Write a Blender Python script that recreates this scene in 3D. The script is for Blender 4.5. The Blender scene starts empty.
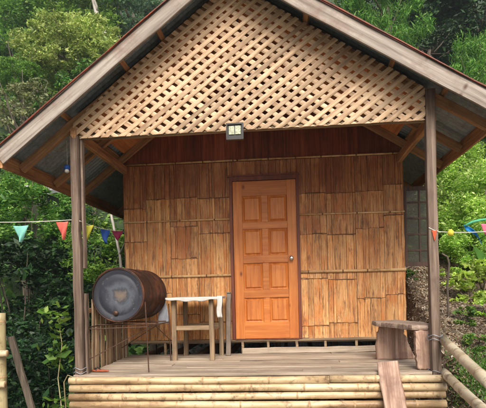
import bpy, math, random
import numpy as np
from mathutils import Vector, Matrix
R = math.radians
S = bpy.context.scene
COL = S.collection

# ------------------------------------------------------------------ camera
PSI, ROLL = 0.0919, 0.0239
cam_d = bpy.data.cameras.new('camera')
cam = bpy.data.objects.new('camera', cam_d); COL.objects.link(cam)
cam_d.sensor_width = 36.0; cam_d.lens = 36.0*516.8/486.0
cam_d.shift_y = 87.3/486.0
cam_d.clip_start = 0.05; cam_d.clip_end = 600
rv = Vector((math.cos(PSI), math.sin(PSI), 0)); up = Vector((0, 0, 1)); fw = Vector((-math.sin(PSI), math.cos(PSI), 0))
cx = rv*math.cos(ROLL) - up*math.sin(ROLL); cu = rv*math.sin(ROLL) + up*math.cos(ROLL)
m = Matrix((cx, cu, -fw)).transposed().to_4x4(); m.translation = Vector((0, -4.962, 0.784))
cam.matrix_world = m
S.camera = cam

# ------------------------------------------------------------------ sky, sun, exposure
SUN_EL, SUN_AZ = R(42), R(10)          # azimuth measured from the viewer's side (-y) towards +x
w = bpy.data.worlds.new('World'); S.world = w; w.use_nodes = True
nt = w.node_tree; nt.nodes.clear()
sky = nt.nodes.new('ShaderNodeTexSky'); sky.sky_type = 'NISHITA'; sky.sun_disc = False
sky.sun_elevation = SUN_EL; sky.sun_rotation = R(180) - SUN_AZ
sky.air_density = 1.0; sky.dust_density = 5.0; sky.ozone_density = 0.6
bg = nt.nodes.new('ShaderNodeBackground'); bg.inputs['Strength'].default_value = 0.10
wo = nt.nodes.new('ShaderNodeOutputWorld')
nt.links.new(sky.outputs[0], bg.inputs[0]); nt.links.new(bg.outputs[0], wo.inputs[0])
sd = bpy.data.lights.new('sun', 'SUN'); sd.energy = 3.0; sd.angle = R(32); sd.color = (1.0, 0.94, 0.84)
sun = bpy.data.objects.new('sun', sd); COL.objects.link(sun)
to_sun = Vector((math.sin(SUN_AZ)*math.cos(SUN_EL), -math.cos(SUN_AZ)*math.cos(SUN_EL), math.sin(SUN_EL)))
sun.rotation_euler = to_sun.to_track_quat('Z', 'Y').to_euler(); sun.location = to_sun*30
S.view_settings.view_transform = 'Standard'; S.view_settings.look = 'None'
S.view_settings.gamma = 1.0; S.view_settings.use_curve_mapping = False
S.view_settings.exposure = 0.6
S.render.engine = 'CYCLES'
S.cycles.max_bounces = 6; S.cycles.transparent_max_bounces = 8

# ------------------------------------------------------------------ materials
def newmat(name):
    mt = bpy.data.materials.new(name); mt.use_nodes = True
    n = mt.node_tree.nodes; l = mt.node_tree.links
    return mt, n, l, n['Principled BSDF']
def ramp(n, stops):
    r = n.new('ShaderNodeValToRGB'); e = r.color_ramp.elements
    while len(e) < len(stops): e.new(0.5)
    for i, (p, c) in enumerate(stops):
        e[i].position = p; e[i].color = (c[0], c[1], c[2], 1) if hasattr(c, '__len__') else (c, c, c, 1)
    return r
def mixc(n, l, a, b, fac, mode='MIX'):
    x = n.new('ShaderNodeMix'); x.data_type = 'RGBA'; x.blend_type = mode; x.clamp_factor = True
    for sock, v in ((x.inputs['A'], a), (x.inputs['B'], b), (x.inputs['Factor'], fac)):
        if isinstance(v, bpy.types.NodeSocket): l.new(v, sock)
        elif hasattr(v, '__len__'): sock.default_value = (v[0], v[1], v[2], 1)
        else: sock.default_value = v
    return x.outputs['Result']
def coords(n, l, scale=(1, 1, 1), rot=(0, 0, 0), island=0.0):
    tc = n.new('ShaderNodeTexCoord'); mp = n.new('ShaderNodeMapping')
    mp.vector_type = 'POINT'
    rt = n.new('ShaderNodeMapping'); rt.inputs['Rotation'].default_value = rot
    l.new(tc.outputs['Object'], rt.inputs[0]); src = rt.outputs[0]
    if island:
        g = n.new('ShaderNodeNewGeometry'); mu = n.new('ShaderNodeVectorMath'); mu.operation = 'MULTIPLY_ADD'
        l.new(g.outputs['Random Per Island'], mu.inputs[0]); mu.inputs[1].default_value = (7.3*island, 5.1*island, 9.7*island)
        l.new(src, mu.inputs[2]); src = mu.outputs[0]
    l.new(src, mp.inputs[0]); mp.inputs['Scale'].default_value = scale
    return mp.outputs[0]
def noise(n, l, vec, scale=1, detail=4, rough=0.6, dist=0.0):
    t = n.new('ShaderNodeTexNoise'); l.new(vec, t.inputs['Vector'])
    t.inputs['Scale'].default_value = scale; t.inputs['Detail'].default_value = detail
    t.inputs['Roughness'].default_value = rough; t.inputs['Distortion'].default_value = dist
    return t.outputs['Fac']
def bump(n, l, bsdf, h, strength=0.4, dist=0.01):
    b = n.new('ShaderNodeBump'); b.inputs['Strength'].default_value = strength; b.inputs['Distance'].default_value = dist
    l.new(h, b.inputs['Height']); l.new(b.outputs[0], bsdf.inputs['Normal'])
AX = {'x': (1.2, 26, 26), 'y': (26, 1.2, 26), 'z': (26, 26, 1.2)}
def wood(name, dark, mid, light, axis='z', rot=(0, 0, 0), rough=0.75, stain=0.5, stainc=None, vary=0.35, bs=0.35, knots=None):
    mt, n, l, b = newmat(name)
    v = coords(n, l, AX[axis], rot, 1.0)
    g = noise(n, l, v, 1.0, 6, 0.65, 0.4)
    r = ramp(n, [(0.36, dark), (0.50, mid), (0.64, light)]); l.new(g, r.inputs[0])
    c = r.outputs[0]
    v2 = coords(n, l, (1, 1, 1), rot, 1.0)
    s = noise(n, l, v2, 3.2, 5, 0.65)
    sr = ramp(n, [(0.50, 0), (0.70, stain)]); l.new(s, sr.inputs[0])
    c = mixc(n, l, c, stainc or tuple(x*0.55 for x in dark), sr.outputs[0])
    if vary:
        ge = n.new('ShaderNodeNewGeometry')
        hr = ramp(n, [(0, 1-vary), (1, 1+vary*0.6)]); l.new(ge.outputs['Random Per Island'], hr.inputs[0])
        c = mixc(n, l, c, hr.outputs[0], 1.0, 'MULTIPLY')
    if knots:
        vo = n.new('ShaderNodeTexVoronoi'); vo.inputs['Scale'].default_value = 4.9; vo.inputs['Randomness'].default_value = 1
        kv = coords(n, l, (1, 1, 0.55), rot, 1.0); l.new(kv, vo.inputs['Vector'])
        kr = ramp(n, [(0.03, .95), (0.06, 0.6), (0.12, 0)]); l.new(vo.outputs['Distance'], kr.inputs[0])
        c = mixc(n, l, c, knots, kr.outputs[0])
    l.new(c, b.inputs['Base Color']); b.inputs['Roughness'].default_value = rough
    bump(n, l, b, g, bs, 0.004)
    return mt
def plain(name, col, rough=0.7, metal=0.0, var=0.25, scale=9):
    mt, n, l, b = newmat(name)
    v = coords(n, l); g = noise(n, l, v, scale, 5, 0.6)
    r = ramp(n, [(0.3, tuple(x*(1-var) for x in col)), (0.7, tuple(min(1, x*(1+var)) for x in col))]); l.new(g, r.inputs[0])
    l.new(r.outputs[0], b.inputs['Base Color']); b.inputs['Roughness'].default_value = rough; b.inputs['Metallic'].default_value = metal
    bump(n, l, b, g, 0.15, 0.004)
    return mt
def culm(name, dark, mid, light, axis, rough=0.45, spots=(0.10, 0.06, 0.035)):
    mt, n, l, b = newmat(name)
    sc = {'x': (1.5, 9, 9), 'y': (9, 1.5, 9), 'z': (9, 9, 1.5)}[axis]
    v = coords(n, l, sc, (0, 0, 0), 1.0); g = noise(n, l, v, 1, 6, 0.6)
    r = ramp(n, [(0.36, dark), (0.5, mid), (0.64, light)]); l.new(g, r.inputs[0])
    v2 = coords(n, l, (1, 1, 1), (0, 0, 0), 1.0); s = noise(n, l, v2, 11, 6, 0.7, 0.5)
    sr = ramp(n, [(0.52, 0), (0.66, 0.75)]); l.new(s, sr.inputs[0])
    c = mixc(n, l, r.outputs[0], spots, sr.outputs[0])
    l.new(c, b.inputs['Base Color']); b.inputs['Roughness'].default_value = rough
    bump(n, l, b, s, 0.15, 0.004)
    return mt
def leafmat(name, cols, trans=0.35, rough=0.55):
    mt, n, l, b = newmat(name)
    ge = n.new('ShaderNodeNewGeometry'); oi = n.new('ShaderNodeObjectInfo')
    r = ramp(n, [(i/(len(cols)-1), c) for i, c in enumerate(cols)]); l.new(ge.outputs['Random Per Island'], r.inputs[0])
    v = coords(n, l); g = noise(n, l, v, 1.3, 3, 0.6)
    hs = n.new('ShaderNodeHueSaturation'); l.new(r.outputs[0], hs.inputs['Color'])
    mr = n.new('ShaderNodeMapRange'); mr.inputs['From Min'].default_value = 0.3; mr.inputs['From Max'].default_value = 0.7
    mr.inputs['To Min'].default_value = 0.45; mr.inputs['To Max'].default_value = 1.5; l.new(g, mr.inputs['Value']); l.new(mr.outputs[0], hs.inputs['Value'])
    mh = n.new('ShaderNodeMapRange'); mh.inputs['To Min'].default_value = 0.485; mh.inputs['To Max'].default_value = 0.515
    l.new(oi.outputs['Random'], mh.inputs['Value']); l.new(mh.outputs[0], hs.inputs['Hue'])
    l.new(hs.outputs[0], b.inputs['Base Color']); b.inputs['Roughness'].default_value = rough
    tr = n.new('ShaderNodeBsdfTranslucent'); l.new(hs.outputs[0], tr.inputs['Color'])
    mx = n.new('ShaderNodeMixShader'); mx.inputs[0].default_value = trans
    out = n['Material Output']; l.new(b.outputs[0], mx.inputs[1]); l.new(tr.outputs[0], mx.inputs[2]); l.new(mx.outputs[0], out.inputs['Surface'])
    return mt

M = {}
M['lattice'] = wood('lattice bamboo', (.32, .195, .11), (.50, .345, .21), (.64, .475, .32), 'x', (0, R(36), 0), 0.6, 0.45, (.22, .11, .05), 0.3, 0.2)
M['lattice_back'] = wood('lattice bamboo under', (.34, .205, .115), (.53, .36, .22), (.66, .48, .32), 'x', (0, R(-34), 0), 0.6, 0.5, (.20, .10, .045), 0.35, 0.2)
M['post'] = wood('weathered post wood', (.075, .048, .033), (.15, .105, .078), (.25, .19, .15), 'z', stain=0.6, stainc=(.07, .04, .03), vary=0.3)
M['fasciaL'] = wood('pale fascia wood left', (.19, .155, .13), (.30, .258, .225), (.41, .365, .325), 'x', (0, R(37.4), 0), 0.75, 0.7, (.17, .10, .07), 0.12, knots=(.09, .05, .035))
M['fasciaR'] = wood('pale fascia wood right', (.19, .155, .13), (.30, .258, .225), (.41, .365, .325), 'x', (0, R(-31.8), 0), 0.75, 0.7, (.17, .10, .07), 0.12, knots=(.09, .05, .035))
M['beamy'] = wood('roof beam wood', (.20, .095, .04), (.36, .18, .075), (.50, .27, .12), 'y', stain=0.5, vary=0.35)
M['rafterL'] = wood('rafter wood left', (.20, .10, .045), (.35, .185, .08), (.48, .27, .125), 'x', (0, R(37.4), 0), stain=0.5, vary=0.35)
M['rafterR'] = wood('rafter wood right', (.20, .10, .045), (.35, .185, .08), (.48, .27, .125), 'x', (0, R(-31.8), 0), stain=0.5, vary=0.35)
M['ply'] = wood('ceiling plywood', (.34, .11, .03), (.50, .18, .05), (.60, .25, .08), 'y', stain=0.4, stainc=(.12, .035, .015), vary=0.15, bs=0.1)
M['redwood'] = wood('dark red boards', (.11, .022, .010), (.20, .045, .018), (.28, .075, .03), 'z', stain=0.55, stainc=(.035, .012, .008), vary=0.35)
M['frame'] = wood('door frame wood', (.08, .018, .010), (.14, .030, .015), (.20, .048, .022), 'z', rough=0.5, stain=0.3, vary=0.1, bs=0.15)
M['shutterwood'] = wood('shutter wood', (.03, .014, .010), (.055, .022, .015), (.085, .036, .022), 'z', rough=0.6, stain=0.3, vary=0.1, bs=0.15)
M['door'] = wood('varnished door wood', (.44, .13, .026), (.54, .175, .037), (.63, .23, .055), 'z', rough=0.42, stain=0.35, stainc=(.36, .085, .018), vary=0.10, bs=0.12, knots=(.13, .022, .008))
M['doorrail'] = wood('varnished rail wood', (.43, .125, .025), (.53, .17, .036), (.62, .225, .054), 'x', rough=0.42, stain=0.4, stainc=(.36, .085, .018), vary=0.15, bs=0.12, knots=(.16, .03, .01))
M['doorpanel'] = wood('varnished panel wood', (.42, .12, .024), (.53, .17, .036), (.63, .23, .055), 'z', rough=0.42, stain=0.45, stainc=(.33, .075, .016), vary=0.18, bs=0.12, knots=(.13, .022, .008))
M['deck'] = wood('weathered deck boards', (.24, .185, .135), (.37, .30, .23), (.49, .41, .325), 'x', stain=0.5, stainc=(.15, .10, .08), vary=0.3)
M['slab'] = wood('weathered slab wood', (.21, .12, .085), (.36, .23, .17), (.49, .35, .275), 'z', stain=0.65, stainc=(.11, .055, .042), vary=0.15, bs=0.6)
M['slabx'] = wood('weathered seat wood', (.19, .135, .105), (.31, .23, .18), (.43, .335, .27), 'x', stain=0.55, stainc=(.11, .06, .045), vary=0.1, bs=0.6)
M['table'] = wood('table wood', (.13, .09, .055), (.24, .165, .10), (.34, .25, .155), 'z', stain=0.45, vary=0.15)
M['tablex'] = wood('table rail wood', (.14, .095, .055), (.25, .17, .10), (.35, .255, .155), 'x', stain=0.45, vary=0.15)
M['baluster'] = wood('slat wood', (.17, .10, .055), (.33, .22, .13), (.48, .34, .21), 'z', stain=0.4, vary=0.6)
M['bark'] = wood('tree bark', (.05, .038, .028), (.10, .08, .06), (.17, .14, .11), 'z', stain=0.5, vary=0.2, bs=0.8)
M['palebark'] = wood('pale bark', (.28, .26, .23), (.42, .39, .35), (.55, .52, .48), 'z', stain=0.5, stainc=(.15, .13, .10), vary=0.2)
M['log'] = culm('bamboo log', (.30, .19, .10), (.52, .38, .215), (.67, .54, .36), 'x', spots=(.13, .075, .04))
M['logcut'] = plain('bamboo node', (.40, .27, .15), 0.7, 0, 0.4, 30)
M['railbam'] = culm('bamboo rail', (.36, .29, .19), (.50, .425, .30), (.62, .55, .42), 'y')
M['railbamx'] = culm('bamboo cross rail', (.50, .38, .22), (.62, .50, .33), (.72, .62, .45), 'x')
M['railbamz'] = culm('bamboo fence post', (.20, .155, .075), (.32, .265, .135), (.43, .37, .21), 'z')
M['batten'] = culm('bamboo batten', (.32, .17, .07), (.50, .30, .13), (.66, .46, .25), 'x')
M['node'] = plain('dark bamboo crack', (.12, .05, .02), 0.8, 0, 0.4, 40)
M['steel'] = plain('rusty rod', (.09, .05, .035), 0.6, 0.5, 0.4, 30)
M['white'] = plain('white cloth', (.50, .49, .475), 0.9, 0, 0.06, 20)
M['tabletop'] = plain('pale table top', (.66, .63, .60), 0.6, 0, 0.12, 20)
M['black'] = plain('black plastic', (.018, .018, .02), 0.4, 0, 0.2)
M['chrome'] = plain('brushed steel knob', (.62, .60, .58), 0.25, 1.0, 0.05)
M['wire'] = plain('grey wire', (.35, .37, .42), 0.5, 0.6, 0.1)
M['string'] = plain('white string', (.75, .73, .68), 0.8, 0, 0.05)
for k, c in dict(teal=(.30, .74, .66), coral=(.85, .17, .13), yellow=(.52, .50, .04), blue=(.015, .08, .36), magenta=(.33, .02, .09), sky=(.01, .27, .72), pink=(.85, .22, .36), green=(.12, .58, .34), brightyellow=(.85, .78, .10), orange=(.75, .13, .05)).items():
    mt, n, l, b = newmat(k+' cloth'); b.inputs['Roughness'].default_value = 0.7
    v = coords(n, l); g = noise(n, l, v, 14, 4, 0.6)
    r = ramp(n, [(0.3, tuple(x*0.8 for x in c)), (0.7, tuple(min(1, x*1.1) for x in c))]); l.new(g, r.inputs[0]); l.new(r.outputs[0], b.inputs['Base Color'])
    tr = n.new('ShaderNodeBsdfTranslucent'); l.new(r.outputs[0], tr.inputs['Color'])
    mx = n.new('ShaderNodeMixShader'); mx.inputs[0].default_value = 0.3
    l.new(b.outputs[0], mx.inputs[1]); l.new(tr.outputs[0], mx.inputs[2]); l.new(mx.outputs[0], n['Material Output'].inputs['Surface'])
    M[k] = mt
# split flattened bamboo wall
def wallmat(name, dark, mid, light, stainc):
    mt, n, l, b = newmat(name)
    v = coords(n, l, (95, 95, 1.3), (0, 0, 0), 1.0); g = noise(n, l, v, 1, 6, 0.75, 0.2)
    r = ramp(n, [(0.37, dark), (0.48, mid), (0.62, light)]); l.new(g, r.inputs[0]); c = r.outputs[0]
    v2 = coords(n, l, (3.2, 3.2, 2.0), (0, 0, 0), 0.15); s = noise(n, l, v2, 1, 6, 0.7, 0.6)
    sr = ramp(n, [(0.44, 0), (0.62, 0.85)]); l.new(s, sr.inputs[0]); c = mixc(n, l, c, stainc, sr.outputs[0])
    v3 = coords(n, l, (26, 26, 4.5), (0, 0, 0), 0.3); s3 = noise(n, l, v3, 1, 5, 0.7, 0.4)
    sr3 = ramp(n, [(0.52, 0), (0.66, 0.8)]); l.new(s3, sr3.inputs[0]); c = mixc(n, l, c, (.16, .065, .024), sr3.outputs[0])
    v4 = coords(n, l, (85, 85, 2.4), (0, 0, 0), 1.0); s4 = noise(n, l, v4, 1, 4, 0.7)
    sr4 = ramp(n, [(0.57, 0), (0.63, 0.8)]); l.new(s4, sr4.inputs[0]); c = mixc(n, l, c, (.06, .022, .01), sr4.outputs[0])
    ge = n.new('ShaderNodeNewGeometry'); hr = ramp(n, [(0, (.82, .78, .73)), (0.5, (.98, .95, .92)), (1, (1.12, 1.09, 1.04))]); l.new(ge.outputs['Random Per Island'], hr.inputs[0])
    c = mixc(n, l, c, hr.outputs[0], 1.0, 'MULTIPLY')
    l.new(c, b.inputs['Base Color']); b.inputs['Roughness'].default_value = 0.55
    bump(n, l, b, g, 0.5, 0.004)
    return mt
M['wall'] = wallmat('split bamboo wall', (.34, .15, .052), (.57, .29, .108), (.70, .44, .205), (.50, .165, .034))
M['wall_aged_shaded'] = wallmat('aged red brown bamboo', (.19, .07, .026), (.36, .145, .055), (.52, .27, .12), (.27, .075, .022))  # older bamboo of the top row; colour also carries shade under the porch roof
M['wall_mid'] = wallmat('brown weathered bamboo with shade', (.27, .115, .042), (.49, .235, .088), (.65, .38, .175), (.38, .12, .03))  # stained middle step of the wall's painted top-to-bottom shading
def rustmat(name, base, rust, amount, metal=0.3, rough=0.55, streak=(6, 6, 6)):
    mt, n, l, b = newmat(name)
    v = coords(n, l, streak); g = noise(n, l, v, 1, 7, 0.7, 0.3)
    r = ramp(n, [(amount-0.08, base), (amount+0.08, rust)]); l.new(g, r.inputs[0])
    v2 = coords(n, l); g2 = noise(n, l, v2, 25, 5, 0.7)
    r2 = ramp(n, [(0.35, 0.7), (0.7, 1.2)]); l.new(g2, r2.inputs[0])
    c = mixc(n, l, r.outputs[0], r2.outputs[0], 1.0, 'MULTIPLY')
    l.new(c, b.inputs['Base Color']); b.inputs['Roughness'].default_value = rough; b.inputs['Metallic'].default_value = metal
    bump(n, l, b, g2, 0.2, 0.003)
    return mt
M['galv'] = rustmat('galvanised underside', (.24, .30, .33), (.17, .18, .16), 0.62, 0.15, 0.45)
M['redroof'] = rustmat('rusty red roof top', (.13, .05, .035), (.28, .06, .03), 0.52, 0.1, 0.6)
M['drumshell'] = rustmat('rusty drum shell', (.04, .018, .012), (.13, .045, .022), 0.56, 0.3, 0.6)
# drum lid: blue grey paint with a paler worn ring and middle (real worn paint, fixed to the lid)
mt, n, l, b = newmat('worn drum lid')
tc = n.new('ShaderNodeTexCoord'); ln = n.new('ShaderNodeVectorMath'); ln.operation = 'LENGTH'
nv = coords(n, l); g = noise(n, l, nv, 7, 6, 0.7, 0.5)
sx = n.new('ShaderNodeMapping'); sx.inputs['Scale'].default_value = (1, 0, 1); sx.inputs['Location'].default_value = (-0.02, 0, 0.015)
l.new(tc.outputs['Object'], sx.inputs[0]); l.new(sx.outputs[0], ln.inputs[0])
ad = n.new('ShaderNodeMath'); ad.operation = 'MULTIPLY_ADD'; ad.inputs[1].default_value = 0.22; l.new(g, ad.inputs[0]); l.new(ln.outputs['Value'], ad.inputs[2])
r = ramp(n, [(0.11, (.17, .13, .10)), (0.155, (.12, .10, .095)), (0.18, (.045, .048, .06)), (0.215, (.085, .10, .13)), (0.25, (.065, .072, .095)), (0.29, (.03, .034, .05)), (0.37, (.03, .032, .045))])
l.new(ad.outputs[0], r.inputs[0])
g2 = noise(n, l, nv, 22, 6, 0.75); r2 = ramp(n, [(0.60, 0), (0.70, 0.4)]); l.new(g2, r2.inputs[0])
c = mixc(n, l, r.outputs[0], (.30, .27, .25), r2.outputs[0])
l.new(c, b.inputs['Base Color']); b.inputs['Roughness'].default_value = 0.5; b.inputs['Metallic'].default_value = 0.15
M['lid'] = mt
# glass
mt, n, l, b = newmat('window pane glass'); b.inputs['Base Color'].default_value = (.06, .065, .055, 1); b.inputs['Roughness'].default_value = 0.15
b.inputs['Transmission Weight'].default_value = 0.0; b.inputs['Alpha'].default_value = 0.65; b.inputs['Specular IOR Level'].default_value = 0.3
M['glass'] = mt
mt, n, l, b = newmat('flood lamp lens'); b.inputs['Base Color'].default_value = (.62, .64, .50, 1); b.inputs['Roughness'].default_value = 0.15
v = coords(n, l); g = noise(n, l, v, 60, 3, 0.6); r = ramp(n, [(0.4, (.30, .33, .22)), (0.6, (.55, .58, .46))]); l.new(g, r.inputs[0]); l.new(r.outputs[0], b.inputs['Base Color'])
M['lens'] = mt
# ground
mt, n, l, b = newmat('hillside soil')
v = coords(n, l); g = noise(n, l, v, 2.5, 8, 0.7); g2 = noise(n, l, v, 0.6, 4, 0.6); g3 = noise(n, l, v, 30, 5, 0.7)
r = ramp(n, [(0.36, (.10, .07, .05)), (0.5, (.24, .18, .13)), (0.64, (.38, .31, .24))]); l.new(g, r.inputs[0])
r3 = ramp(n, [(0.40, 0.6), (0.62, 1.3)]); l.new(g3, r3.inputs[0]); c = mixc(n, l, r.outputs[0], r3.outputs[0], 1.0, 'MULTIPLY')
r2 = ramp(n, [(0.50, 0), (0.66, 0.5)]); l.new(g2, r2.inputs[0]); c = mixc(n, l, c, (.09, .10, .04), r2.outputs[0])
sp_ = n.new('ShaderNodeSeparateXYZ'); tc = n.new('ShaderNodeTexCoord'); l.new(tc.outputs['Object'], sp_.inputs[0])
my = n.new('ShaderNodeMapRange'); my.inputs['From Min'].default_value = 5.5; my.inputs['From Max'].default_value = 8.0; l.new(sp_.outputs[1], my.inputs['Value'])
mx_ = n.new('ShaderNodeMapRange'); mx_.inputs['From Min'].default_value = -2.3; mx_.inputs['From Max'].default_value = -3.0; l.new(sp_.outputs[0], mx_.inputs['Value'])
mm = n.new('ShaderNodeMath'); mm.operation = 'MAXIMUM'; l.new(my.outputs[0], mm.inputs[0]); l.new(mx_.outputs[0], mm.inputs[1])
mg = ramp(n, [(0.3, (.014, .03, .010)), (0.7, (.035, .065, .018))]); l.new(g, mg.inputs[0]); c = mixc(n, l, c, mg.outputs[0], mm.outputs[0])
l.new(c, b.inputs['Base Color']); b.inputs['Roughness'].default_value = 0.95; bump(n, l, b, g3, 0.8, 0.03)
M['soil'] = mt
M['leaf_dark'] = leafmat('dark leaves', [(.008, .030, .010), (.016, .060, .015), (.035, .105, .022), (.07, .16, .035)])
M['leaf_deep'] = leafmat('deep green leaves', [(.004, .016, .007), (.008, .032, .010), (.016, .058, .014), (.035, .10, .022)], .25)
M['leaf_mid'] = leafmat('mid green leaves', [(.035, .10, .018), (.07, .18, .027), (.13, .27, .04), (.24, .38, .08)])
M['leaf_bright'] = leafmat('bright leaves', [(.18, .36, .04), (.32, .54, .06), (.46, .66, .12), (.62, .74, .28)], 0.4)
M['leaf_yellow'] = leafmat('yellow green leaves', [(.17, .27, .055), (.32, .42, .085), (.48, .56, .15), (.64, .66, .24)], 0.35)
M['leaf_teal_haze'] = leafmat('blue green haze tinted leaves', [(.06, .14, .075), (.11, .23, .12), (.18, .32, .17), (.28, .42, .24)])  # far trees only: bluish tint puts distance haze into the leaf colour
M['leaf_olive'] = leafmat('olive leaves', [(.12, .16, .06), (.20, .24, .09), (.30, .34, .15), (.38, .38, .22)])
M['leaf_bamboo'] = leafmat('bamboo leaves', [(.05, .15, .02), (.10, .25, .03), (.18, .36, .05), (.30, .46, .09)], 0.4)
M['litter'] = leafmat('dry leaf litter', [(.14, .09, .055), (.28, .20, .13), (.44, .35, .25), (.60, .54, .44)], 0.15)
M['leaf_straw'] = leafmat('straw coloured scrub', [(.16, .15, .07), (.32, .28, .15), (.46, .40, .26), (.30, .36, .12)], .3)
M['grass'] = leafmat('grass blades', [(.05, .14, .02), (.10, .24, .03), (.18, .34, .05)], 0.35)

# ------------------------------------------------------------------ mesh helpers
rng = random.Random(7); NR = np.random.default_rng(11)
class MB:
    def __init__(s): s.v = []; s.f = []; s.mi = []
    def add(s, vs, fs, mi=0):
        o = len(s.v); s.v += [tuple(p) for p in vs]; s.f += [tuple(i+o for i in f) for f in fs]
        s.mi += ([mi]*len(fs) if isinstance(mi, int) else list(mi))
    def build(s, name, mats, parent=None, smooth=False, loc=None):
        me = bpy.data.meshes.new(name); me.from_pydata(s.v, [], s.f)
        if not isinstance(mats, (list, tuple)): mats = [mats]
        for q in mats: me.materials.append(q)
        me.polygons.foreach_set('material_index', s.mi)
        if smooth: me.polygons.foreach_set('use_smooth', [True]*len(s.f))
        me.update()
        o = bpy.data.objects.new(name, me); COL.objects.link(o)
        if loc is not None: o.location = loc
        if parent: o.parent = parent
        return o
    def box(s, x0, x1, y0, y1, z0, z1, mi=0):
        s.add([(x0,y0,z0),(x1,y0,z0),(x1,y1,z0),(x0,y1,z0),(x0,y0,z1),(x1,y0,z1),(x1,y1,z1),(x0,y1,z1)],
              [(0,3,2,1),(4,5,6,7),(0,1,5,4),(1,2,6,5),(2,3,7,6),(3,0,4,7)], mi)
    def beam(s, p0, p1, w_, h_, upv=(0, 0, 1), seg=6, jit=0.0025, ch=0.005, mi=0, taper=1.0):
        p0 = Vector(p0); p1 = Vector(p1); d = (p1-p0).normalized(); u = Vector(upv)
        side = d.cross(u).normalized(); u = side.cross(d).normalized()
        a, b_ = w_/2, h_/2; c = min(ch, a*0.4, b_*0.4)
        pr = [(a-c,-b_),(a,-b_+c),(a,b_-c),(a-c,b_),(-a+c,b_),(-a,b_-c),(-a,-b_+c),(-a+c,-b_)]
        vs = []
        for i in range(seg+1):
            t = i/seg; q = p0.lerp(p1, t); k = 1+(taper-1)*t
            jx, jy = rng.gauss(0, jit), rng.gauss(0, jit)
            for (x, y) in pr: vs.append(q + side*(x*k+jx+rng.gauss(0, jit*0.3)) + u*(y*k+jy+rng.gauss(0, jit*0.3)))
        fs = [tuple(range(7, -1, -1)), tuple(seg*8+i for i in range(8))]
        for i in range(seg):
            for j in range(8): fs.append((i*8+j, i*8+(j+1) % 8, (i+1)*8+(j+1) % 8, (i+1)*8+j))
        s.add(vs, fs, mi)
    def tube(s, pts, rad, n=10, mi=0, cap=True, mis=None):
        pts = [Vector(p) for p in pts]; vs = []
        prev = None
        for i, p in enumerate(pts):
            d = (pts[min(i+1, len(pts)-1)] - pts[max(i-1, 0)]).normalized()
            if prev is None:
                a = Vector((0, 0, 1)) if abs(d.z) < 0.9 else Vector((1, 0, 0)); sd_ = d.cross(a).normalized()
            else: sd_ = (prev - d*prev.dot(d)).normalized()
            prev = sd_; u = d.cross(sd_)
            r_ = rad[i] if hasattr(rad, '__len__') else rad
            for k in range(n):
                t = 2*math.pi*k/n; vs.append(p + sd_*math.cos(t)*r_ + u*math.sin(t)*r_)
        fs = []; ms = []
        for i in range(len(pts)-1):
            for k in range(n):
                fs.append((i*n+k, i*n+(k+1) % n, (i+1)*n+(k+1) % n, (i+1)*n+k)); ms.append(mis[i] if mis else mi)
        if cap:
            fs += [tuple(range(n-1, -1, -1)), tuple((len(pts)-1)*n+k for k in range(n))]; ms += [mi if not mis else 1]*2
        s.add(vs, fs, ms)
    def culm(s, p0, p1, r, spacing=0.38, n=14, wob=0.004, rt=None):
        """bamboo culm with raised nodes; material 1 on the node rings"""
        p0 = Vector(p0); p1 = Vector(p1); L = (p1-p0).length; rt = rt or r
        side = (p1-p0).cross(Vector((0.3, 0.2, 1))).normalized(); u2 = side.cross(p1-p0).normalized()
        t = 0.0; st = [(0.0, 1.0, 0)]; q = rng.uniform(0.05, spacing)
        while q < L-0.04:
            st += [(q-0.022, 1.0, 0), (q-0.008, 1.03, 1), (q-0.003, 1.085, 1), (q+0.003, 1.02, 1), (q+0.008, 1.06, 0), (q+0.022, 1.0, 0)]
            q += spacing*rng.uniform(0.75, 1.2)
        st.append((L, 1.0, 0)); ph = rng.uniform(0, 6)
        pts = []; rr = []; mis = []
        for (a, k, mm) in st:
            f_ = a/L; o = side*math.sin(f_*5+ph)*wob + u2*math.cos(f_*4+ph*2)*wob
            pts.append(p0.lerp(p1, f_)+o); rr.append((r+(rt-r)*f_)*k); mis.append(mm)
        s.tube(pts, rr, n, 0, True, mis)
def tag(o, label=None, cat=None, group=None, kind=None):
    for k, v in (('label', label), ('category', cat), ('group', group), ('kind', kind)):
        if v: o[k] = v
    return o
def empty(name, loc, label, cat, group=None, rz=0):
    o = bpy.data.objects.new(name, None); COL.objects.link(o); o.location = loc; o.rotation_euler = (0, 0, rz); o.empty_display_size = 0.2
    return tag(o, label, cat, group)

# ------------------------------------------------------------------ ground
def sm(t): t = max(0.0, min(1.0, t)); return t*t*(3-2*t)
def nz(x, y):
    return math.sin(x*0.7+1.3)*math.cos(y*0.9+0.4)*0.5 + math.sin(x*1.9+y*1.3)*0.25 + math.sin(x*4.1-y*3.3)*0.12
def hill(y, y0, s0, s1=0.62, yb=9):
    if y < y0: return 0.0
    # eases from slope s0 to s1
    d = y-y0; return s0*d if y < yb else s0*(yb-y0)+s1*(y-yb)
def ground(x, y):
    mid = -0.66 + 0.04*max(0, min(y, 5)) + hill(y, 5.2, 0.75, 0.64)
    right = -0.22 - 0.43*sm((-0.3-y)/1.6) + 0.40*max(0, y+0.1) if y < 6 else -0.22+0.40*6.1+0.62*(y-6)
    left = -0.80 - 0.55*sm((-2.4-x)/2.5) + hill(y, 5.0, 0.5, 0.66)
    a = sm((x-1.43)/0.22); b = sm((-2.2-x)/1.2)
    z = mid*(1-a)*(1-b) + right*a + left*b
    amp = 0.03 + 0.05*sm((abs(x+0.35)-2)/3) + 0.3*sm((y-9)/12)
    if abs(x+0.35) < 1.9 and y < 5: amp = 0.012
    return z + nz(x, y)*amp
mb = MB()
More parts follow.
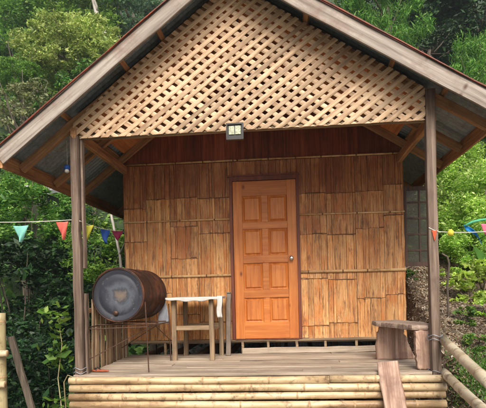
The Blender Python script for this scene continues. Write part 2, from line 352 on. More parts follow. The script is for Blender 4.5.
def axis(a, b, dense0, dense1, ds, cs):
    o = []; t = a
    while t < b:
        o.append(t); t += ds if dense0 <= t < dense1 else cs
    return o+[b]
def axis2(segs):
    o = []
    for a, b, d in segs: o += list(np.arange(a, b-1e-6, d))
    return o+[segs[-1][1]]
xs = axis2([(-90, -6, 2.0), (-6, 1.2, .2), (1.2, 4.0, .05), (4.0, 6, .2), (6, 90, 2.0)]); ys = axis2([(-60, -3, 2.0), (-3, -1.6, .2), (-1.6, 5.0, .06), (5.0, 9, .2), (9, 110, 2.0)])
from mathutils import noise as mnoise
def rough(x, y):
    if not (1.2 < x < 5 and -2 < y < 7): return 0.0
    e = sm((x-1.25)/.25)*sm((5-x)/.5)*sm((y+2)/.5)*sm((7-y)/.5)
    return e*(.030*mnoise.noise(Vector((x*4, y*4, 1))) + .022*mnoise.noise(Vector((x*11, y*11, 5))) + .012*abs(mnoise.noise(Vector((x*24, y*24, 9)))))
vs = [(x, y, min(ground(x, y), 60)+rough(x, y)) for y in ys for x in xs]; nx = len(xs)
fs = [(j*nx+i, j*nx+i+1, (j+1)*nx+i+1, (j+1)*nx+i) for j in range(len(ys)-1) for i in range(nx-1)]
mb.add(vs, fs); tag(mb.build('ground', M['soil'], smooth=True), kind='structure')

# ------------------------------------------------------------------ house
AXX, AZ = -0.514, 3.69            # ridge: underside line of the gable boards
SL, SR = 0.765, 0.617
XL, XR = -2.72, 1.90              # eaves
WY, YB = 1.589, 4.75              # front and back wall
WL, WR = -2.13, 1.41
def uz(x, off=0): return (AZ + SL*(x-AXX) if x < AXX else AZ - SR*(x-AXX)) + off
house = empty('bamboo_house', (0, 0, 0), 'small bamboo house with lattice gable, orange panelled door and raised plank porch', 'house')
def P(mb_, name, mat, parent=None, smooth=False, label=None):
    o = mb_.build(name, mat, parent or house, smooth)
    if label: o['label'] = label
    return o
roof = bpy.data.objects.new('roof', None); COL.objects.link(roof); roof.parent = house
# corrugated sheets, two skins
SHT = 0.165
for sgn, xe, sl in ((-1, XL-0.03, SL), (1, XR+0.03, SR)):
    mb = MB(); y0, y1 = -0.322, YB+0.35; N = int((y1-y0)/0.0095)
    for skin, dz, mi in ((0, 0.0, 0), (1, 0.006, 1)):
        vs = []
        for i in range(N+1):
            y = y0+(y1-y0)*i/N; c = 0.0125*math.sin(2*math.pi*y/0.076)
            for x in (AXX, (AXX+xe)/2, xe): vs.append((x, y, uz(x, SHT+0.020+c+dz)))
        fs = []
        for i in range(N):
            for k in range(2):
                q = (i*3+k, i*3+k+1, (i+1)*3+k+1, (i+1)*3+k); fs.append(q)
        mb.add(vs, fs, mi)
    o = P(mb, 'roof_sheet', [M['galv'], M['redroof']], roof, True)
    # drip flashing along the gable edge
    mb = MB(); mb.beam((AXX, y0-0.004, uz(AXX, SHT+0.026)), (xe, y0-0.004, uz(xe, SHT+0.026)), 0.02, 0.012, (0, 0, 1), 8, 0.003)
    P(mb, 'edge_flashing', M['redroof'], roof)
# fascia boards on the gable
for xe, mat in ((XL, M['fasciaL']), (XR, M['fasciaR'])):
    mb = MB(); h_ = 0.163; off = h_*0.5/math.cos(math.atan(SL if xe < 0 else SR)) - 0.001
    mb.beam((AXX+(-0.003 if xe < 0 else 0.003), -0.3, uz(AXX, off)), (xe, -0.3, uz(xe, off)), 0.026, h_*0.93, (0, 0, 1), 10, 0.0025, 0.003)
    P(mb, 'gable_fascia', mat, roof)
# eave boards along the low edges
for xe in (XL+0.015, XR-0.015):
    mb = MB(); z = uz(xe, 0.075)
    mb.beam((xe, -0.283, z), (xe, YB+0.3, z), 0.026, 0.15, (0, 0, 1), 14, 0.003); P(mb, 'eave_fascia', M['beamy'], roof)
# purlins
for px_ in (-2.17, -1.56, -1.20, -0.62, -0.40, 0.21, 0.995, 1.46):
    z = uz(px_, 0.125); mb = MB(); sl = -SL if px_ < AXX else SR
    mb.beam((px_, -0.284, z), (px_, YB+0.3, z), 0.05, 0.05, (sl, 0, 1), 14, 0.003); P(mb, 'purlin', M['beamy'], roof)
# rafters
for y in (0.045, 0.80, 1.50, 3.0, YB-0.05):
    for xe, mat in ((XL+0.04, M['rafterL']), (XR-0.04, M['rafterR'])):
        mb = MB(); mb.beam((AXX, y, uz(AXX, 0.035)), (xe, y, uz(xe, 0.035)), 0.05, 0.085, (0, 0, 1), 8, 0.003); P(mb, 'rafter', mat, roof)
# inner plywood lining of the porch
for xa, xb in ((WL+0.05, AXX-0.01), (AXX+0.01, WR-0.08)):
    mb = MB(); vs = []
    for y in (0.075, 1.47):
        for x in (xa, xb):
            for dz in (0.083, 0.089): vs.append((x, y, uz(x, dz)))
    mb.add(vs, [(0,2,3,1),(4,5,7,6),(0,1,5,4),(2,6,7,3),(0,4,6,2),(1,3,7,5)]); P(mb, 'ceiling_lining', M['ply'], roof)
# wall plates, tie beam
for x in (WL+0.03, WR-0.035):
    mb = MB(); z = 2.385; mb.beam((x, -0.04 if x < 0 else 0.05, z), (x, YB-0.02, z), 0.055, 0.10, (0, 0, 1), 10, 0.004); P(mb, 'wall_plate', M['beamy'])
mb = MB(); mb.beam((WL+0.06, 0.062, 2.385), (WR-0.07, 0.062, 2.385), 0.05, 0.09, (0, 0, 1), 8, 0.003); P(mb, 'tie_beam', M['tablex'])
for x0, x1 in ((WL+0.03, -1.72), (WR-0.035, 0.98)):
    pass
# porch posts
mb = MB(); mb.beam((-2.098, 0, -0.67), (-2.098, 0, 2.36), 0.078, 0.085, (0, 1, 0), 16, 0.003, 0.006)
P(mb, 'porch_post', M['post'])
mb = MB(); mb.beam((1.33, 0, -0.67), (1.33, 0, 2.62), 0.085, 0.085, (0, 1, 0), 16, 0.003, 0.006); P(mb, 'porch_post', M['post'])
mb = MB(); mb.beam((-2.038, 0.03, 1.05), (-2.038, 0.03, 2.33), 0.026, 0.05, (0, 1, 0), 8, 0.002); P(mb, 'post_strip', M['post'])
mb = MB(); mb.beam((-2.036, 0.032, -0.05), (-2.036, 0.032, 0.80), 0.026, 0.05, (0, 1, 0), 6, 0.002); P(mb, 'post_strip', M['post'])
# back corner posts and wall sill
for x in (WL+0.02, WR-0.02):
    for y in (YB-0.03,):
        mb = MB(); mb.beam((x, y, -0.66), (x, y, 2.33), 0.08, 0.08, (0, 1, 0), 8, 0.003); P(mb, 'corner_post', M['post'])

# lattice gable: two layers of split bamboo strips clipped to the gable outline
poly = [(-2.125, 2.335), (1.287, 2.338), (1.287, 2.645), (1.05, uz(1.05, 0.075)), (AXX, uz(AXX, 0.08)), (-1.624, uz(-1.624, 0.06)), (-2.10, 2.50)]
def clip(p, d):
    """parameter range of the line p+t*d inside the convex outline"""
    t0, t1 = -99, 99
    for i in range(len(poly)):
        a = Vector(poly[i]); b_ = Vector(poly[(i+1) % len(poly)]); e = b_-a; nrm = Vector((-e.y, e.x))
        den = nrm.dot(d); num = nrm.dot(a-p)
        if abs(den) < 1e-9:
            if nrm.dot(p-a) < 0: return None
            continue
        t = num/den
        if den > 0: t0 = max(t0, t)
        else: t1 = min(t1, t)
    return (t0, t1) if t1-t0 > 0.06 else None
lat = MB()
LA = ((R(37.0), 0.0775, 0.0), (R(-34.5), 0.076, 0.02))
def strips(ang, pitch, wid, y0, mi, ph):
    d = Vector((math.cos(ang), math.sin(ang))); nrm = Vector((-d.y, d.x)); k = -60
    oa, op, oph = LA[1-mi]; on = Vector((-math.sin(oa), math.cos(oa))); sg0 = 1 if mi == 0 else -1
    while k < 60:
        off = k*pitch + ph + rng.gauss(0, 0.0035); k += 1
        p = Vector((-0.5, 2.9)) + nrm*off; da = rng.gauss(0, 0.006); d2 = Vector((math.cos(ang+da), math.sin(ang+da)))
        wd = wid*rng.uniform(0.86, 1.12); n2 = Vector((-d2.y, d2.x))
        ca, cb, c = clip(p-n2*wd*.5, d2), clip(p+n2*wd*.5, d2), clip(p, d2)
        if not (c and ca and cb): continue
        ja, jb = rng.uniform(-.003, .003), rng.uniform(-.003, .003)
        L = c[1]-c[0]; seg = max(2, int(L/0.020)); vs = []
        for i in range(seg+1):
            f_ = i/seg
            def tt(sg): return ((ca[0] if sg < 0 else cb[0])*abs(sg)+c[0]*(1-abs(sg))+ja)*(1-f_)+((ca[1] if sg < 0 else cb[1])*abs(sg)+c[1]*(1-abs(sg))+jb)*f_
            t = c[0]+L*f_; q = p; jf = ((p+d2*t-Vector((-0.5, 2.9))).dot(on)-oph)/op; yw = y0 - sg0*0.0012*math.cos(math.pi*(jf+k-1)) + rng.gauss(0, 0.0003)
            ww = wd*(0.5+rng.gauss(0, 0.007))
            for sgn, dy in ((-1, 0.0025), (-0.5, -0.001), (0.5, -0.001), (1, 0.0025)):
                e = q+d2*tt(sgn)+n2*ww*sgn; vs.append((e.x, yw+dy, e.y))
            for sgn in (1, -1):
                e = q+d2*tt(sgn)+n2*ww*sgn; vs.append((e.x, yw+0.0055, e.y))
        fs = []
        for i in range(seg):
            for j in range(6): fs.append((i*6+j, i*6+(j+1) % 6, (i+1)*6+(j+1) % 6, (i+1)*6+j))
        fs += [(5, 4, 3, 2, 1, 0), tuple(seg*6+j for j in range(6))]
        lat.add(vs, fs, mi)
strips(R(37.0), 0.0775, 0.0430, -0.0165, 0, 0.0)
strips(R(-34.5), 0.076, 0.0465, -0.0095, 1, 0.02)
P(lat, 'gable_lattice', [M['lattice'], M['lattice_back']])
mb = MB(); mb.beam((-2.05, 0.012, 2.352), (1.28, 0.012, 2.355), 0.016, 0.035, (0, 0, 1), 14, 0.002); P(mb, 'lattice_edge_batten', M['tablex'])

# front wall of flattened split bamboo
DX0, DX1 = -0.745, 0.115          # outer edges of the door frame
wall = bpy.data.objects.new('front_wall', None); COL.objects.link(wall); wall.parent = house
def bam_wall(a0, a1, z0, z1, place, nodes, seed, mbw, mbn, aged_shaded=None, widths=None):
    """strips of flattened culm side by side; place(u, out, z) gives the 3-D point"""
    r_ = random.Random(seed); u = a0; pi = 0; tr_ = random.Random(seed+50); tones = {}
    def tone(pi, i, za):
        if not aged_shaded: return 0
        if (pi, i) not in tones: tones[(pi, i)] = 1 if za > 1.86 else (2 if za > aged_shaded[0] else 0)  # darker tone by height: older bamboo plus porch shade put into the colour
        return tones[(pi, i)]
    while u < a1-0.01:
        pw = min((widths or {}).get(pi, r_.uniform(0.30, 0.375)), a1-u)
        if a1-(u+pw) < 0.12: pw = a1-u
        zs = sorted(nodes[pi % len(nodes)]) if nodes else sorted([z0+0.25+r_.uniform(0, .2)+k*0.42 for k in range(7)])
        u2 = u
        while u2 < u+pw-0.006:
            sw = min(r_.choice((.03, .06, .09, .13))*r_.uniform(.8, 1.2), u+pw-u2)
            if u+pw-(u2+sw) < 0.012: sw = u+pw-u2
            edges = [z0+r_.uniform(-.006, .006)] + [zz+r_.uniform(-.004, .004) for zz in zs if z0+0.05 < zz < z1-0.05] + [z1]
            yo = r_.uniform(0, 0.0022); g_ = 0.0003
            for i in range(len(edges)-1):
                za, zb = edges[i], edges[i+1]; bl = 0.004
                a = u2+g_; b_ = u2+sw-g_; n_ = 4
                vs = []
                for j in range(n_+1):
                    z = za+(zb-za)*j/n_; e = 0.005 if j in (0, n_) else 0.0; wv = r_.gauss(0, 0.0006)
                    vs += [place(a+wv, yo-0.002, z), place(a+wv+0.002, yo+0.002+e, z), place((a+b_)/2, yo+0.004+e, z), place(b_+wv-0.002, yo+0.002+e, z), place(b_+wv, yo-0.002, z)]
                fs = [(j*5+k, j*5+k+1, (j+1)*5+k+1, (j+1)*5+k) for j in range(n_) for k in range(4)]
                mbw.add(vs, fs, tone(pi, i, za))
                if i > 0 and r_.random() < .75:
                    hh = r_.uniform(.004, .011); uu0, uu1 = a+.003, b_-.003
                    mbn.add([place(uu0, yo+.0095, za+.002), place(uu1, yo+.0095, za+.002), place(uu1, yo+.0085, za+.002+hh*r_.uniform(.6, 1.3)), place(uu0, yo+.0085, za+.002+hh)], [(0, 1, 2, 3)])
            u2 += sw
        # node ledges: thin wavy dark cracks with a pale lip
        for zz in zs:
            if not (z0+0.05 < zz < z1-0.05): continue
            vs = []; K = 9; dr = r_.uniform(-0.006, 0.006)
            for j in range(K):
                t = j/(K-1); z = zz+dr*(t-0.5)+r_.gauss(0, 0.0035); th = 0.0010+abs(r_.gauss(0, 0.0022))
                uu = u+0.004+(pw-0.008)*t
                vs += [place(uu, 0.004, z-th), place(uu, 0.0145, z-th*0.5), place(uu, 0.0145, z+th*0.5), place(uu, 0.004, z+th)]
            mbn.add(vs, [(j*4+k, j*4+k+1, (j+1)*4+k+1, (j+1)*4+k) for j in range(K-1) for k in range(3)])
        # seam between panels
        vs = []; uu = u
        for j in range(12):
            z = z0+(z1-z0)*j/11; o_ = r_.gauss(0, 0.0015); vs += [place(uu-0.002+o_, 0.0085, z), place(uu+0.002+o_, 0.0085, z)]
        mbn.add(vs, [(j*2, j*2+1, j*2+3, j*2+2) for j in range(11)])
        u += pw; pi += 1
fw_ = lambda u, o, z: (u, WY-0.006-o, z)
ZT = 2.43
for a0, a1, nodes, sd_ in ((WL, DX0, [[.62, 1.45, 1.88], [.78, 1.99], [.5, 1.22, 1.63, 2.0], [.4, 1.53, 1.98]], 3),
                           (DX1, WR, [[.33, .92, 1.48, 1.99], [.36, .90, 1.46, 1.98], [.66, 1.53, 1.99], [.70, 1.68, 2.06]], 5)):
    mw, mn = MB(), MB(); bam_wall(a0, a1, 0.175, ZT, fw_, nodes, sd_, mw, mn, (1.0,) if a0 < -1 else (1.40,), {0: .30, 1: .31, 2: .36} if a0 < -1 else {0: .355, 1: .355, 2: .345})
    w_o = P(mw, 'bamboo_cladding', [M['wall'], M['wall_aged_shaded'], M['wall_mid']], wall); P(mn, 'cladding_cracks', M['node'], wall)
mw, mn = MB(), MB(); bam_wall(DX0, DX1, 2.235, ZT, fw_, None, 9, mw, mn); P(mw, 'bamboo_cladding', M['wall_aged_shaded'], wall)
mb = MB(); mb.box(WL+0.01, DX0+0.02, WY, WY+0.05, 0.18, 2.46); mb.box(DX1-0.02, WR-0.01, WY, WY+0.05, 0.18, 2.46); mb.box(DX0+0.021, DX1-0.021, WY+0.001, WY+0.049, 2.25, 2.459); P(mb, 'wall_backing', M['redwood'], wall)
# upper gable wall of dark boards following the roof
mb = MB(); x = WL+0.004
while x < WR-0.01:
    x2 = min(x+0.20, WR-0.004)
    if WR-x2 < 0.05: x2 = WR-0.004
    for (a, b_) in (((x, x2),) if not (x < AXX < x2) else ((x, AXX), (AXX, x2))):
        a += 0.001; b_ -= 0.001; yo = rng.uniform(0, 0.006)
        za, zb = uz(a, 0.08), uz(b_, 0.08)
        mb.add([(a, WY-0.012-yo, 2.462), (b_, WY-0.012-yo, 2.462), (b_, WY-0.012-yo, max(zb, 2.47)), (a, WY-0.012-yo, max(za, 2.47)), (a, WY+0.012, 2.462), (b_, WY+0.012, 2.462), (b_, WY+0.012, max(zb, 2.47)), (a, WY+0.012, max(za, 2.47))],
               [(0,1,2,3),(5,4,7,6),(0,4,5,1),(1,5,6,2),(3,2,6,7),(0,3,7,4)])
    x = x2
P(mb, 'gable_boards', M['redwood'], wall)
# bamboo battens
for (a0, a1, z, r_) in ((WL-0.01, DX0-0.002, 1.71, .010), (DX1+0.002, WR+0.01, 1.728, .010), (WL-0.01, DX0-0.002, 0.996, .017), (DX1+0.002, WR+0.012, 1.008, .019), (WL+0.01, DX0+.1, 2.452, .012), (DX0+.12, WR-0.0, 2.448, .012)):
    mb = MB(); mb.culm((a0, WY-0.022, z), (a1, WY-0.022, z+rng.uniform(-.006, .006)), r_, 0.4, 10, 0.002); P(mb, 'bamboo_batten', [M['batten'], M['node']], wall, True)
mb = MB(); mb.beam((WL, WY-0.018, 0.160), (WR+.005, WY-0.018, 0.160), 0.035, 0.032, (0, 0, 1), 14, 0.002); P(mb, 'wall_sill', M['tablex'], wall)

# side and back walls
for sx_, X in ((-1, WL), (1, WR)):
    sw_ = bpy.data.objects.new('side_wall', None); COL.objects.link(sw_); sw_.parent = house
    mw, mn = MB(), MB(); pl = (lambda u, o, z, X=X, s_=sx_: (X+s_*(0.004+o), u, z))
    bam_wall(WY+0.004, 2.02 if sx_ < 0 else 1.80, 0.175, 2.34, pl, None, 21, mw, mn)
    bam_wall(2.95, YB-0.05, 0.175, 2.34, pl, None, 22, mw, mn)
    bam_wall(2.02 if sx_ < 0 else 1.80, 2.95, 0.175, 1.02, pl, None, 23, mw, mn); bam_wall(2.02 if sx_ < 0 else 1.80, 2.95, 2.0, 2.34, pl, None, 24, mw, mn)
    P(mw, 'bamboo_cladding', M['wall'], sw_); P(mn, 'cladding_cracks', M['node'], sw_)
    mb = MB(); wy0 = 2.02 if sx_ < 0 else 1.80
    for (y0, y1, z0, z1) in ((wy0, wy0+.04, 1.02, 2.0), (2.91, 2.95, 1.02, 2.0), (wy0+.041, 2.909, 1.02, 1.06), (wy0+.041, 2.909, 1.96, 2.0)):
        mb.box(X-0.03, X+0.03, y0, y1, z0, z1)
    P(mb, 'window_frame', M['frame'], sw_)
mb = MB()
for i in range(16):
    a = WL+0.01+i*0.2205; mb.box(a, a+0.218, YB-0.01, YB+0.012+rng.uniform(0, .005), 0.15, max(2.3, min(uz(a, .06), uz(a+.218, .06))))
P(mb, 'back_wall', M['redwood'])
mb = MB(); mb.box(WL+0.03, WR-0.03, WY+0.06, YB-0.04, 0.12, 0.165); P(mb, 'floor', M['deck'])
for x in (-2.0, -1.1, -0.2, 0.6, 1.3):
    mb = MB(); mb.beam((x, 2.4, ground(x, 2.4)-0.05), (x, 2.4, 0.118), 0.09, 0.09, (0, 1, 0), 4, 0.003); P(mb, 'floor_stump', M['post'])

# open window shutters (glazed casements)
def casement(hx, hy, ang, z0, z1, wd, cols, rows, label):
    e = bpy.data.objects.new('window_shutter', None); COL.objects.link(e); e.parent = house; e['label'] = label
    e.location = (hx, hy, z0); e.rotation_euler = (0, 0, ang); H = z1-z0
    mb = MB(); t = 0.016
    for (a, b_) in ((0, .038), (wd-.038, wd)): mb.box(a, b_, -t, t, 0, H)
    for (a, b_) in ((0, .05), (H-.05, H)): mb.box(.0385, wd-.0385, -t+.001, t-.001, a, b_)
    for k in range(1, cols):
        x = wd*k/cols; mb.box(x-.010, x+.010, -t+.004, t-.004, .0505, H-.0505)
    for k in range(1, rows):
        z = H*k/rows
        for c_ in range(cols):
            xa = .0385 if c_ == 0 else wd*c_/cols+.0105; xb = wd-.0385 if c_ == cols-1 else wd*(c_+1)/cols-.0105
            mb.box(xa, xb, -t+.004, t-.004, z-.010, z+.010)
    mb.build('shutter_frame', M['shutterwood'], e)
    mb = MB(); mb.box(.037, wd-.037, -.002, .002, .049, H-.049); mb.build('pane', M['glass'], e)
casement(WR+0.035, WY+0.16, R(4), 1.05, 2.06, 0.40, 2, 5, 'dark glazed shutter open beside right wall edge')
casement(WL-0.035, 1.99, R(110), 1.09, 1.95, 0.42, 2, 4, 'reddish glazed shutter open beside left wall edge')

# door
dr = bpy.data.objects.new('door', None); COL.objects.link(dr); dr.parent = house; dr.location = (-0.705, WY-0.012, 0.182)
DW, DH = 0.80, 1.995
cols_ = [(0, .118), (.362, .442), (.682, DW)]; rows_ = [(0, .205), (.515, .618), (.955, 1.05), (1.385, 1.475), (1.805, DH)]
mb = MB()
for a, b_ in ((0, .118), (.682, DW)): mb.beam(((a+b_)/2, 0, 0), ((a+b_)/2, 0, DH), 0.034, b_-a, (1, 0, 0), 6, 0.0006, 0.003)
mb.build('door_stile', M['door'], dr); mb = MB()
for a, b_ in rows_: mb.beam((.1185, 0.001, (a+b_)/2), (.6815, 0.001, (a+b_)/2), 0.032, b_-a, (0, 0, 1), 3, 0.0005, 0.003)
for (z0, z1) in [(rows_[i][1], rows_[i+1][0]) for i in range(4)]: mb.beam((.402, 0.001, z0+.0005), (.402, 0.001, z1-.0005), 0.032, .08, (1, 0, 0), 3, 0.0005, 0.003)
mb.build('door_rails', M['doorrail'], dr)
for i in range(4):
    for (xa, xb) in ((.119, .361), (.443, .681)):
        z0, z1 = rows_[i][1]+.001, rows_[i+1][0]-.001; a, c = 0.012, 0.034
        mb = MB(); vs = []
        for ins, y in ((0, -.004), (a, .004), (a+.004, .006), (c, -.010)):
            vs += [(xa+ins, y, z0+ins), (xb-ins, y, z0+ins), (xb-ins, y, z1-ins), (xa+ins, y, z1-ins)]
        fs = [(k*4+j, k*4+(j+1) % 4, (k+1)*4+(j+1) % 4, (k+1)*4+j) for k in range(3) for j in range(4)]+[(12, 13, 14, 15)]
        mb.add(vs, fs); mb.build('door_panel', M['doorpanel'], dr)
mb = MB(); mb.tube([(0.725, -.016, 1.0), (0.725, -.026, 1.0)], [.028, .026], 16); mb.tube([(0.725, -.026, 1.0), (0.725, -.045, 1.0), (0.725, -.055, 1.0), (0.725, -.072, 1.0), (.725, -.08, 1.0)], [.011, .012, .024, .027, .016], 16)
mb.build('door_knob', M['chrome'], dr, True)
mb = MB(); fy0, fy1 = WY-0.045, WY+0.05
mb.box(DX0, DX0+.036, fy0, fy1, 0.178, 2.235); mb.box(DX1-.018, DX1+.018, fy0, fy1, 0.178, 2.235); mb.box(DX0+.037, DX1-.019, fy0+.001, fy1, 2.182, 2.234); mb.box(DX0-.02, DX1+.03, fy0-.004, fy0+.03, 2.236, 2.256)
mb.box(DX0+.037, DX1-.019, fy0-.004, fy1, 0.170, 0.180)
P(mb, 'door_casing', M['frame'])

# porch deck
mb = MB(); y = -0.055; zt = 0.0
wds = [0.10, 0.145, 0.15, 0.16, 0.15, 0.155, 0.15, 0.16, 0.15, 0.13, 0.13]
for i, wd in enumerate(wds):
    x = -2.055 if i > 0 else -2.15
    xe = 1.395 if i else 1.285
    cuts = sorted([x, xe] + [rng.uniform(-1.6, 0.9) for _ in range(1 if i != 1 else 2)])
    for a, b_ in zip(cuts[:-1], cuts[1:]):
        h = -0.014+rng.uniform(-.004, .003)
        mb.beam((a+.0015, y+wd/2, h), (b_-.0015, y+wd/2, h+rng.uniform(-.004, .003)), wd-.006, 0.028, (0, 0, 1), 8, 0.0016, 0.004)
    y += wd
P(mb, 'porch_deck', M['deck'])
for x in (-2.0, -1.62, -1.25, -0.86, -0.48, -0.09, 0.28, 0.66, 1.03, 1.33):
    mb = MB(); mb.beam((x, 0.0, -0.075), (x, YB-0.1, -0.075), 0.045, 0.085, (0, 0, 1), 6, 0.003); P(mb, 'joist', M['beamy'])
for x in (-1.62, -0.62, -0.30, 0.06, 0.42, 0.80, 1.14):
    mb = MB(); mb.beam((x, WY-0.015, -0.028), (x, WY-0.015, 0.143), 0.032, 0.04, (0, 1, 0), 3, 0.002); P(mb, 'sill_stud', M['tablex'])
mb = MB(); mb.beam((-0.62, 1.52, 0.035), (1.37, 1.52, 0.045), 0.06, 0.07, (0, 0, 1), 10, 0.003); P(mb, 'back_rail', M['deck'])
for i, x in enumerate((-2.02, -0.9, 0.3, 1.25)):
    for y in (0.09, 1.5):
        mb = MB(); mb.beam((x, y, ground(x, y)-0.1), (x, y, -0.12), 0.08, 0.08, (0, 1, 0), 4, 0.003); P(mb, 'deck_stump', M['post'])
# bamboo skirt logs under the deck edge
z = -0.052; k = 0
while z > -0.66:
    r_ = rng.uniform(0.0345, 0.039); mb = MB(); y = -0.105+rng.uniform(-.004, .004)
    xa, xb = -2.16+rng.uniform(-.012, .012), 1.388+rng.uniform(-.012, .012)
    if k == 0:
        mb.culm((xa, y, z), (0.338, y, z), r_, 0.6, 16, 0.005); mb.build('bamboo_log', [M['log'], M['logcut']], house, True)
        mb = MB(); mb.culm((0.342, y, z), (xb, y, z), r_*0.97, 0.75, 16, 0.003)
    else: mb.culm((xa, y, z+rng.uniform(-.004,.004)), (xb, y, z+rng.uniform(-.004,.004)), r_, 0.55, 16, 0.0055, r_*rng.uniform(.88, 1.02))
    mb.build('bamboo_log', [M['log'], M['logcut']], house, True)
    z -= 0.0775; k += 1
for x in (-2.02, -0.75, 0.45, 1.26):
    mb = MB(); mb.beam((x, -0.045, -0.67), (x, -0.045, -0.03), 0.05, 0.035, (0, 1, 0), 4, 0.002); P(mb, 'skirt_stake', M['post'])
# slat railing along the left porch edge
r_ = random.Random(4)
y = 0.10
while y < 1.52:
    wd = r_.uniform(.05, .10); mb = MB(); h = 0.78+r_.uniform(-.05, .03)
    mb.beam((-2.10+r_.uniform(-.008, .008), y, -0.06), (-2.10+r_.uniform(-.012, .012), y+r_.uniform(-.01, .01), h), 0.018, wd, (0, 1, 0), 5, 0.002)
    P(mb, 'railing_slat', M['baluster']); y += wd+r_.uniform(.03, .07)
mb = MB(); mb.beam((-2.125, 0.04, 0.62), (-2.125, 1.55, 0.62), 0.02, 0.05, (0, 0, 1), 6, 0.002); P(mb, 'railing_bar', M['beamy'])
# wire lashings on the posts
for (x, z, r_) in ((-2.098, 0.02, .064), (-2.098, 0.06, .064), (1.33, 0.33, .066), (1.33, 0.295, .066), (1.33, 0.0, .066)):
    mb = MB(); pts = [(x+r_*math.cos(t*math.pi/8)*(.92+.16*(t % 2)), r_*math.sin(t*math.pi/8), z+.012*math.sin(t*1.3)) for t in range(17)]
    mb.tube(pts, .0035, 6); P(mb, 'wire_lashing', M['wire'], smooth=True)

# ------------------------------------------------------------------ things on and around the porch
# flood lamp
fl = empty('flood_lamp', (-0.49, -0.075, 2.30), 'small black square flood lamp fixed under the middle of the lattice', 'lamp')
mb = MB(); w2, h2 = .082, .078
for (a, b_, c, d) in ((-w2, w2, h2-.014, h2), (-w2, w2, -h2, -h2+.014), (-w2, -w2+.014, -h2+.0142, h2-.0142), (w2-.014, w2, -h2+.0142, h2-.0142)): mb.box(a, b_, -.03, .012, c, d)
mb.box(-w2+.012, w2-.012, -.012, .010, -h2+.012, h2-.012); mb.box(-.05, .05, .0125, .035, -.045, .045); mb.build('lamp_housing', M['black'], fl)
mb = MB(); mb.box(-w2+.026, -.004, -.022, -.013, -h2+.050, h2-.026); mb.box(.004, w2-.026, -.022, -.013, -h2+.050, h2-.026); mb.build('lens', M['lens'], fl)
mb = MB(); mb.beam((0, .037, 0), (0, .060, .06), .03, .012, (0, 1, 0), 2, 0); mb.build('bracket', M['black'], fl)
# little hanging lamp under the left eave
hl = empty('hanging_lamp', (-2.27, 0.20, 2.11), 'tiny blue and white lamp hanging under the left eave', 'lamp')
mb = MB(); mb.tube([(0, 0, .025), (0, 0, .012), (0, 0, -.02), (0, 0, -.036)], [.012, .032, .036, .015], 12); mb.build('lamp_shade', M['blue'], hl, True)
mb = MB(); mb.tube([(.0, -.01, -.026), (.0, -.01, -.05), (0, -.01, -.062)], [.02, .024, .008], 12); mb.build('bulb', M['white'], hl, True)
mb = MB(); mb.tube([(0, 0, .02), (0, 0, .275)], .0015, 6); mb.build('cord', M['string'], hl)

# table
tb = empty('side_table', (-1.12, 1.12, 0), 'slender wooden table with pale top beside the door', 'table', rz=R(-2))
TW, TD, TH = .52, .60, .70
for (x, y) in ((-.225, -.20), (.215, -.20), (-.20, .26), (.245, .26)):
    mb = MB(); mb.beam((x, y, 0.002), (x, y, TH), .052, .052, (0, 1, 0), 5, 0.0015, .004); mb.build('leg', M['table'], tb)
for (a, b_) in (((-.198, -.20), (.188, -.20)), ((-.173, .26), (.218, .26))):
    mb = MB(); mb.beam((a[0], a[1], .375), (b_[0], b_[1], .375), .025, .055, (0, 0, 1), 4, .001); mb.build('stretcher', M['tablex'], tb)
mb = MB(); mb.box(-.22, .235, -.17, .232, .345, .36); mb.build('shelf', M['tablex'], tb)
mb = MB(); mb.beam((-.30, .03, TH+.0125), (.30, .03, TH+.0125), TD, .024, (0, 0, 1), 6, .001); mb.build('table_top', M['tabletop'], tb)
def cloth(name, pts_fn, nu, nv, mat, parent=None, th=0.003, mis=None):
    vs = []; 
    for s_ in (0, 1):
        for j in range(nv+1):
            for i in range(nu+1):
                p = Vector(pts_fn(i/nu, j/nv)); vs.append(p+Vector((0, th*s_, th*s_*0.3)))
    K = (nu+1)*(nv+1); fs = []
    for j in range(nv):
        for i in range(nu):
            q = (j*(nu+1)+i, j*(nu+1)+i+1, (j+1)*(nu+1)+i+1, (j+1)*(nu+1)+i); fs.append(q); fs.append(tuple(K+t for t in reversed(q)))
    bd = [i for i in range(nu+1)]+[j*(nu+1)+nu for j in range(1, nv+1)]+[nv*(nu+1)+i for i in range(nu-1, -1, -1)]+[j*(nu+1) for j in range(nv-1, 0, -1)]
    for a, b_ in zip(bd, bd[1:]+bd[:1]): fs.append((a, a+K, b_+K, b_))
    mb = MB(); mb.add(vs, fs); return mb.build(name, mat, parent, True)
# white cloth over table: thin sheet with a hanging corner
def tc_(u, v):
    x = -1.425+u*.63; hem = .020+.026*math.sin(u*math.pi)+.006*math.sin(u*21)
    if v < .25: return (x, .818-.004*math.sin(u*16)+.003*v, .7285-hem*(1-v/.25))
    return (x, .820+(v-.25)*.84, .7285+.0015*math.sin(u*17)*math.cos(v*11))
co = cloth('tablecloth', tc_, 36, 16, M['white'], th=.0025); tag(co, 'thin white cloth spread flat over the slender porch table', 'cloth')
def tw_(u, v):
    x = -.832+u*.058+.006*math.sin(v*7); z = .738-v*.245 if v > .12 else .738; y = .806+.006*math.sin(u*9+v*4) - (.0 if v > .12 else -.35*(.12-v)); return (x, y, z)
tag(cloth('towel', tw_, 8, 14, M['white']), 'white towel hanging from the right front corner of the table', 'towel')
def rg_(u, v):
    k = .35+.65*math.sin(min(1, v*1.25)*math.pi*.5); x = -1.545+(u-.5)*.13*k; return (x, 1.20+.015*math.sin(u*8+v*5), .685-v*.27)
M['rag'] = plain('grey blue rag', (.42, .46, .55), .85, 0, .12, 25)
rg = cloth('rag', rg_, 8, 10, M['rag'], th=.004); tag(rg, 'grey blue rag hanging between the drum and the table', 'rag')
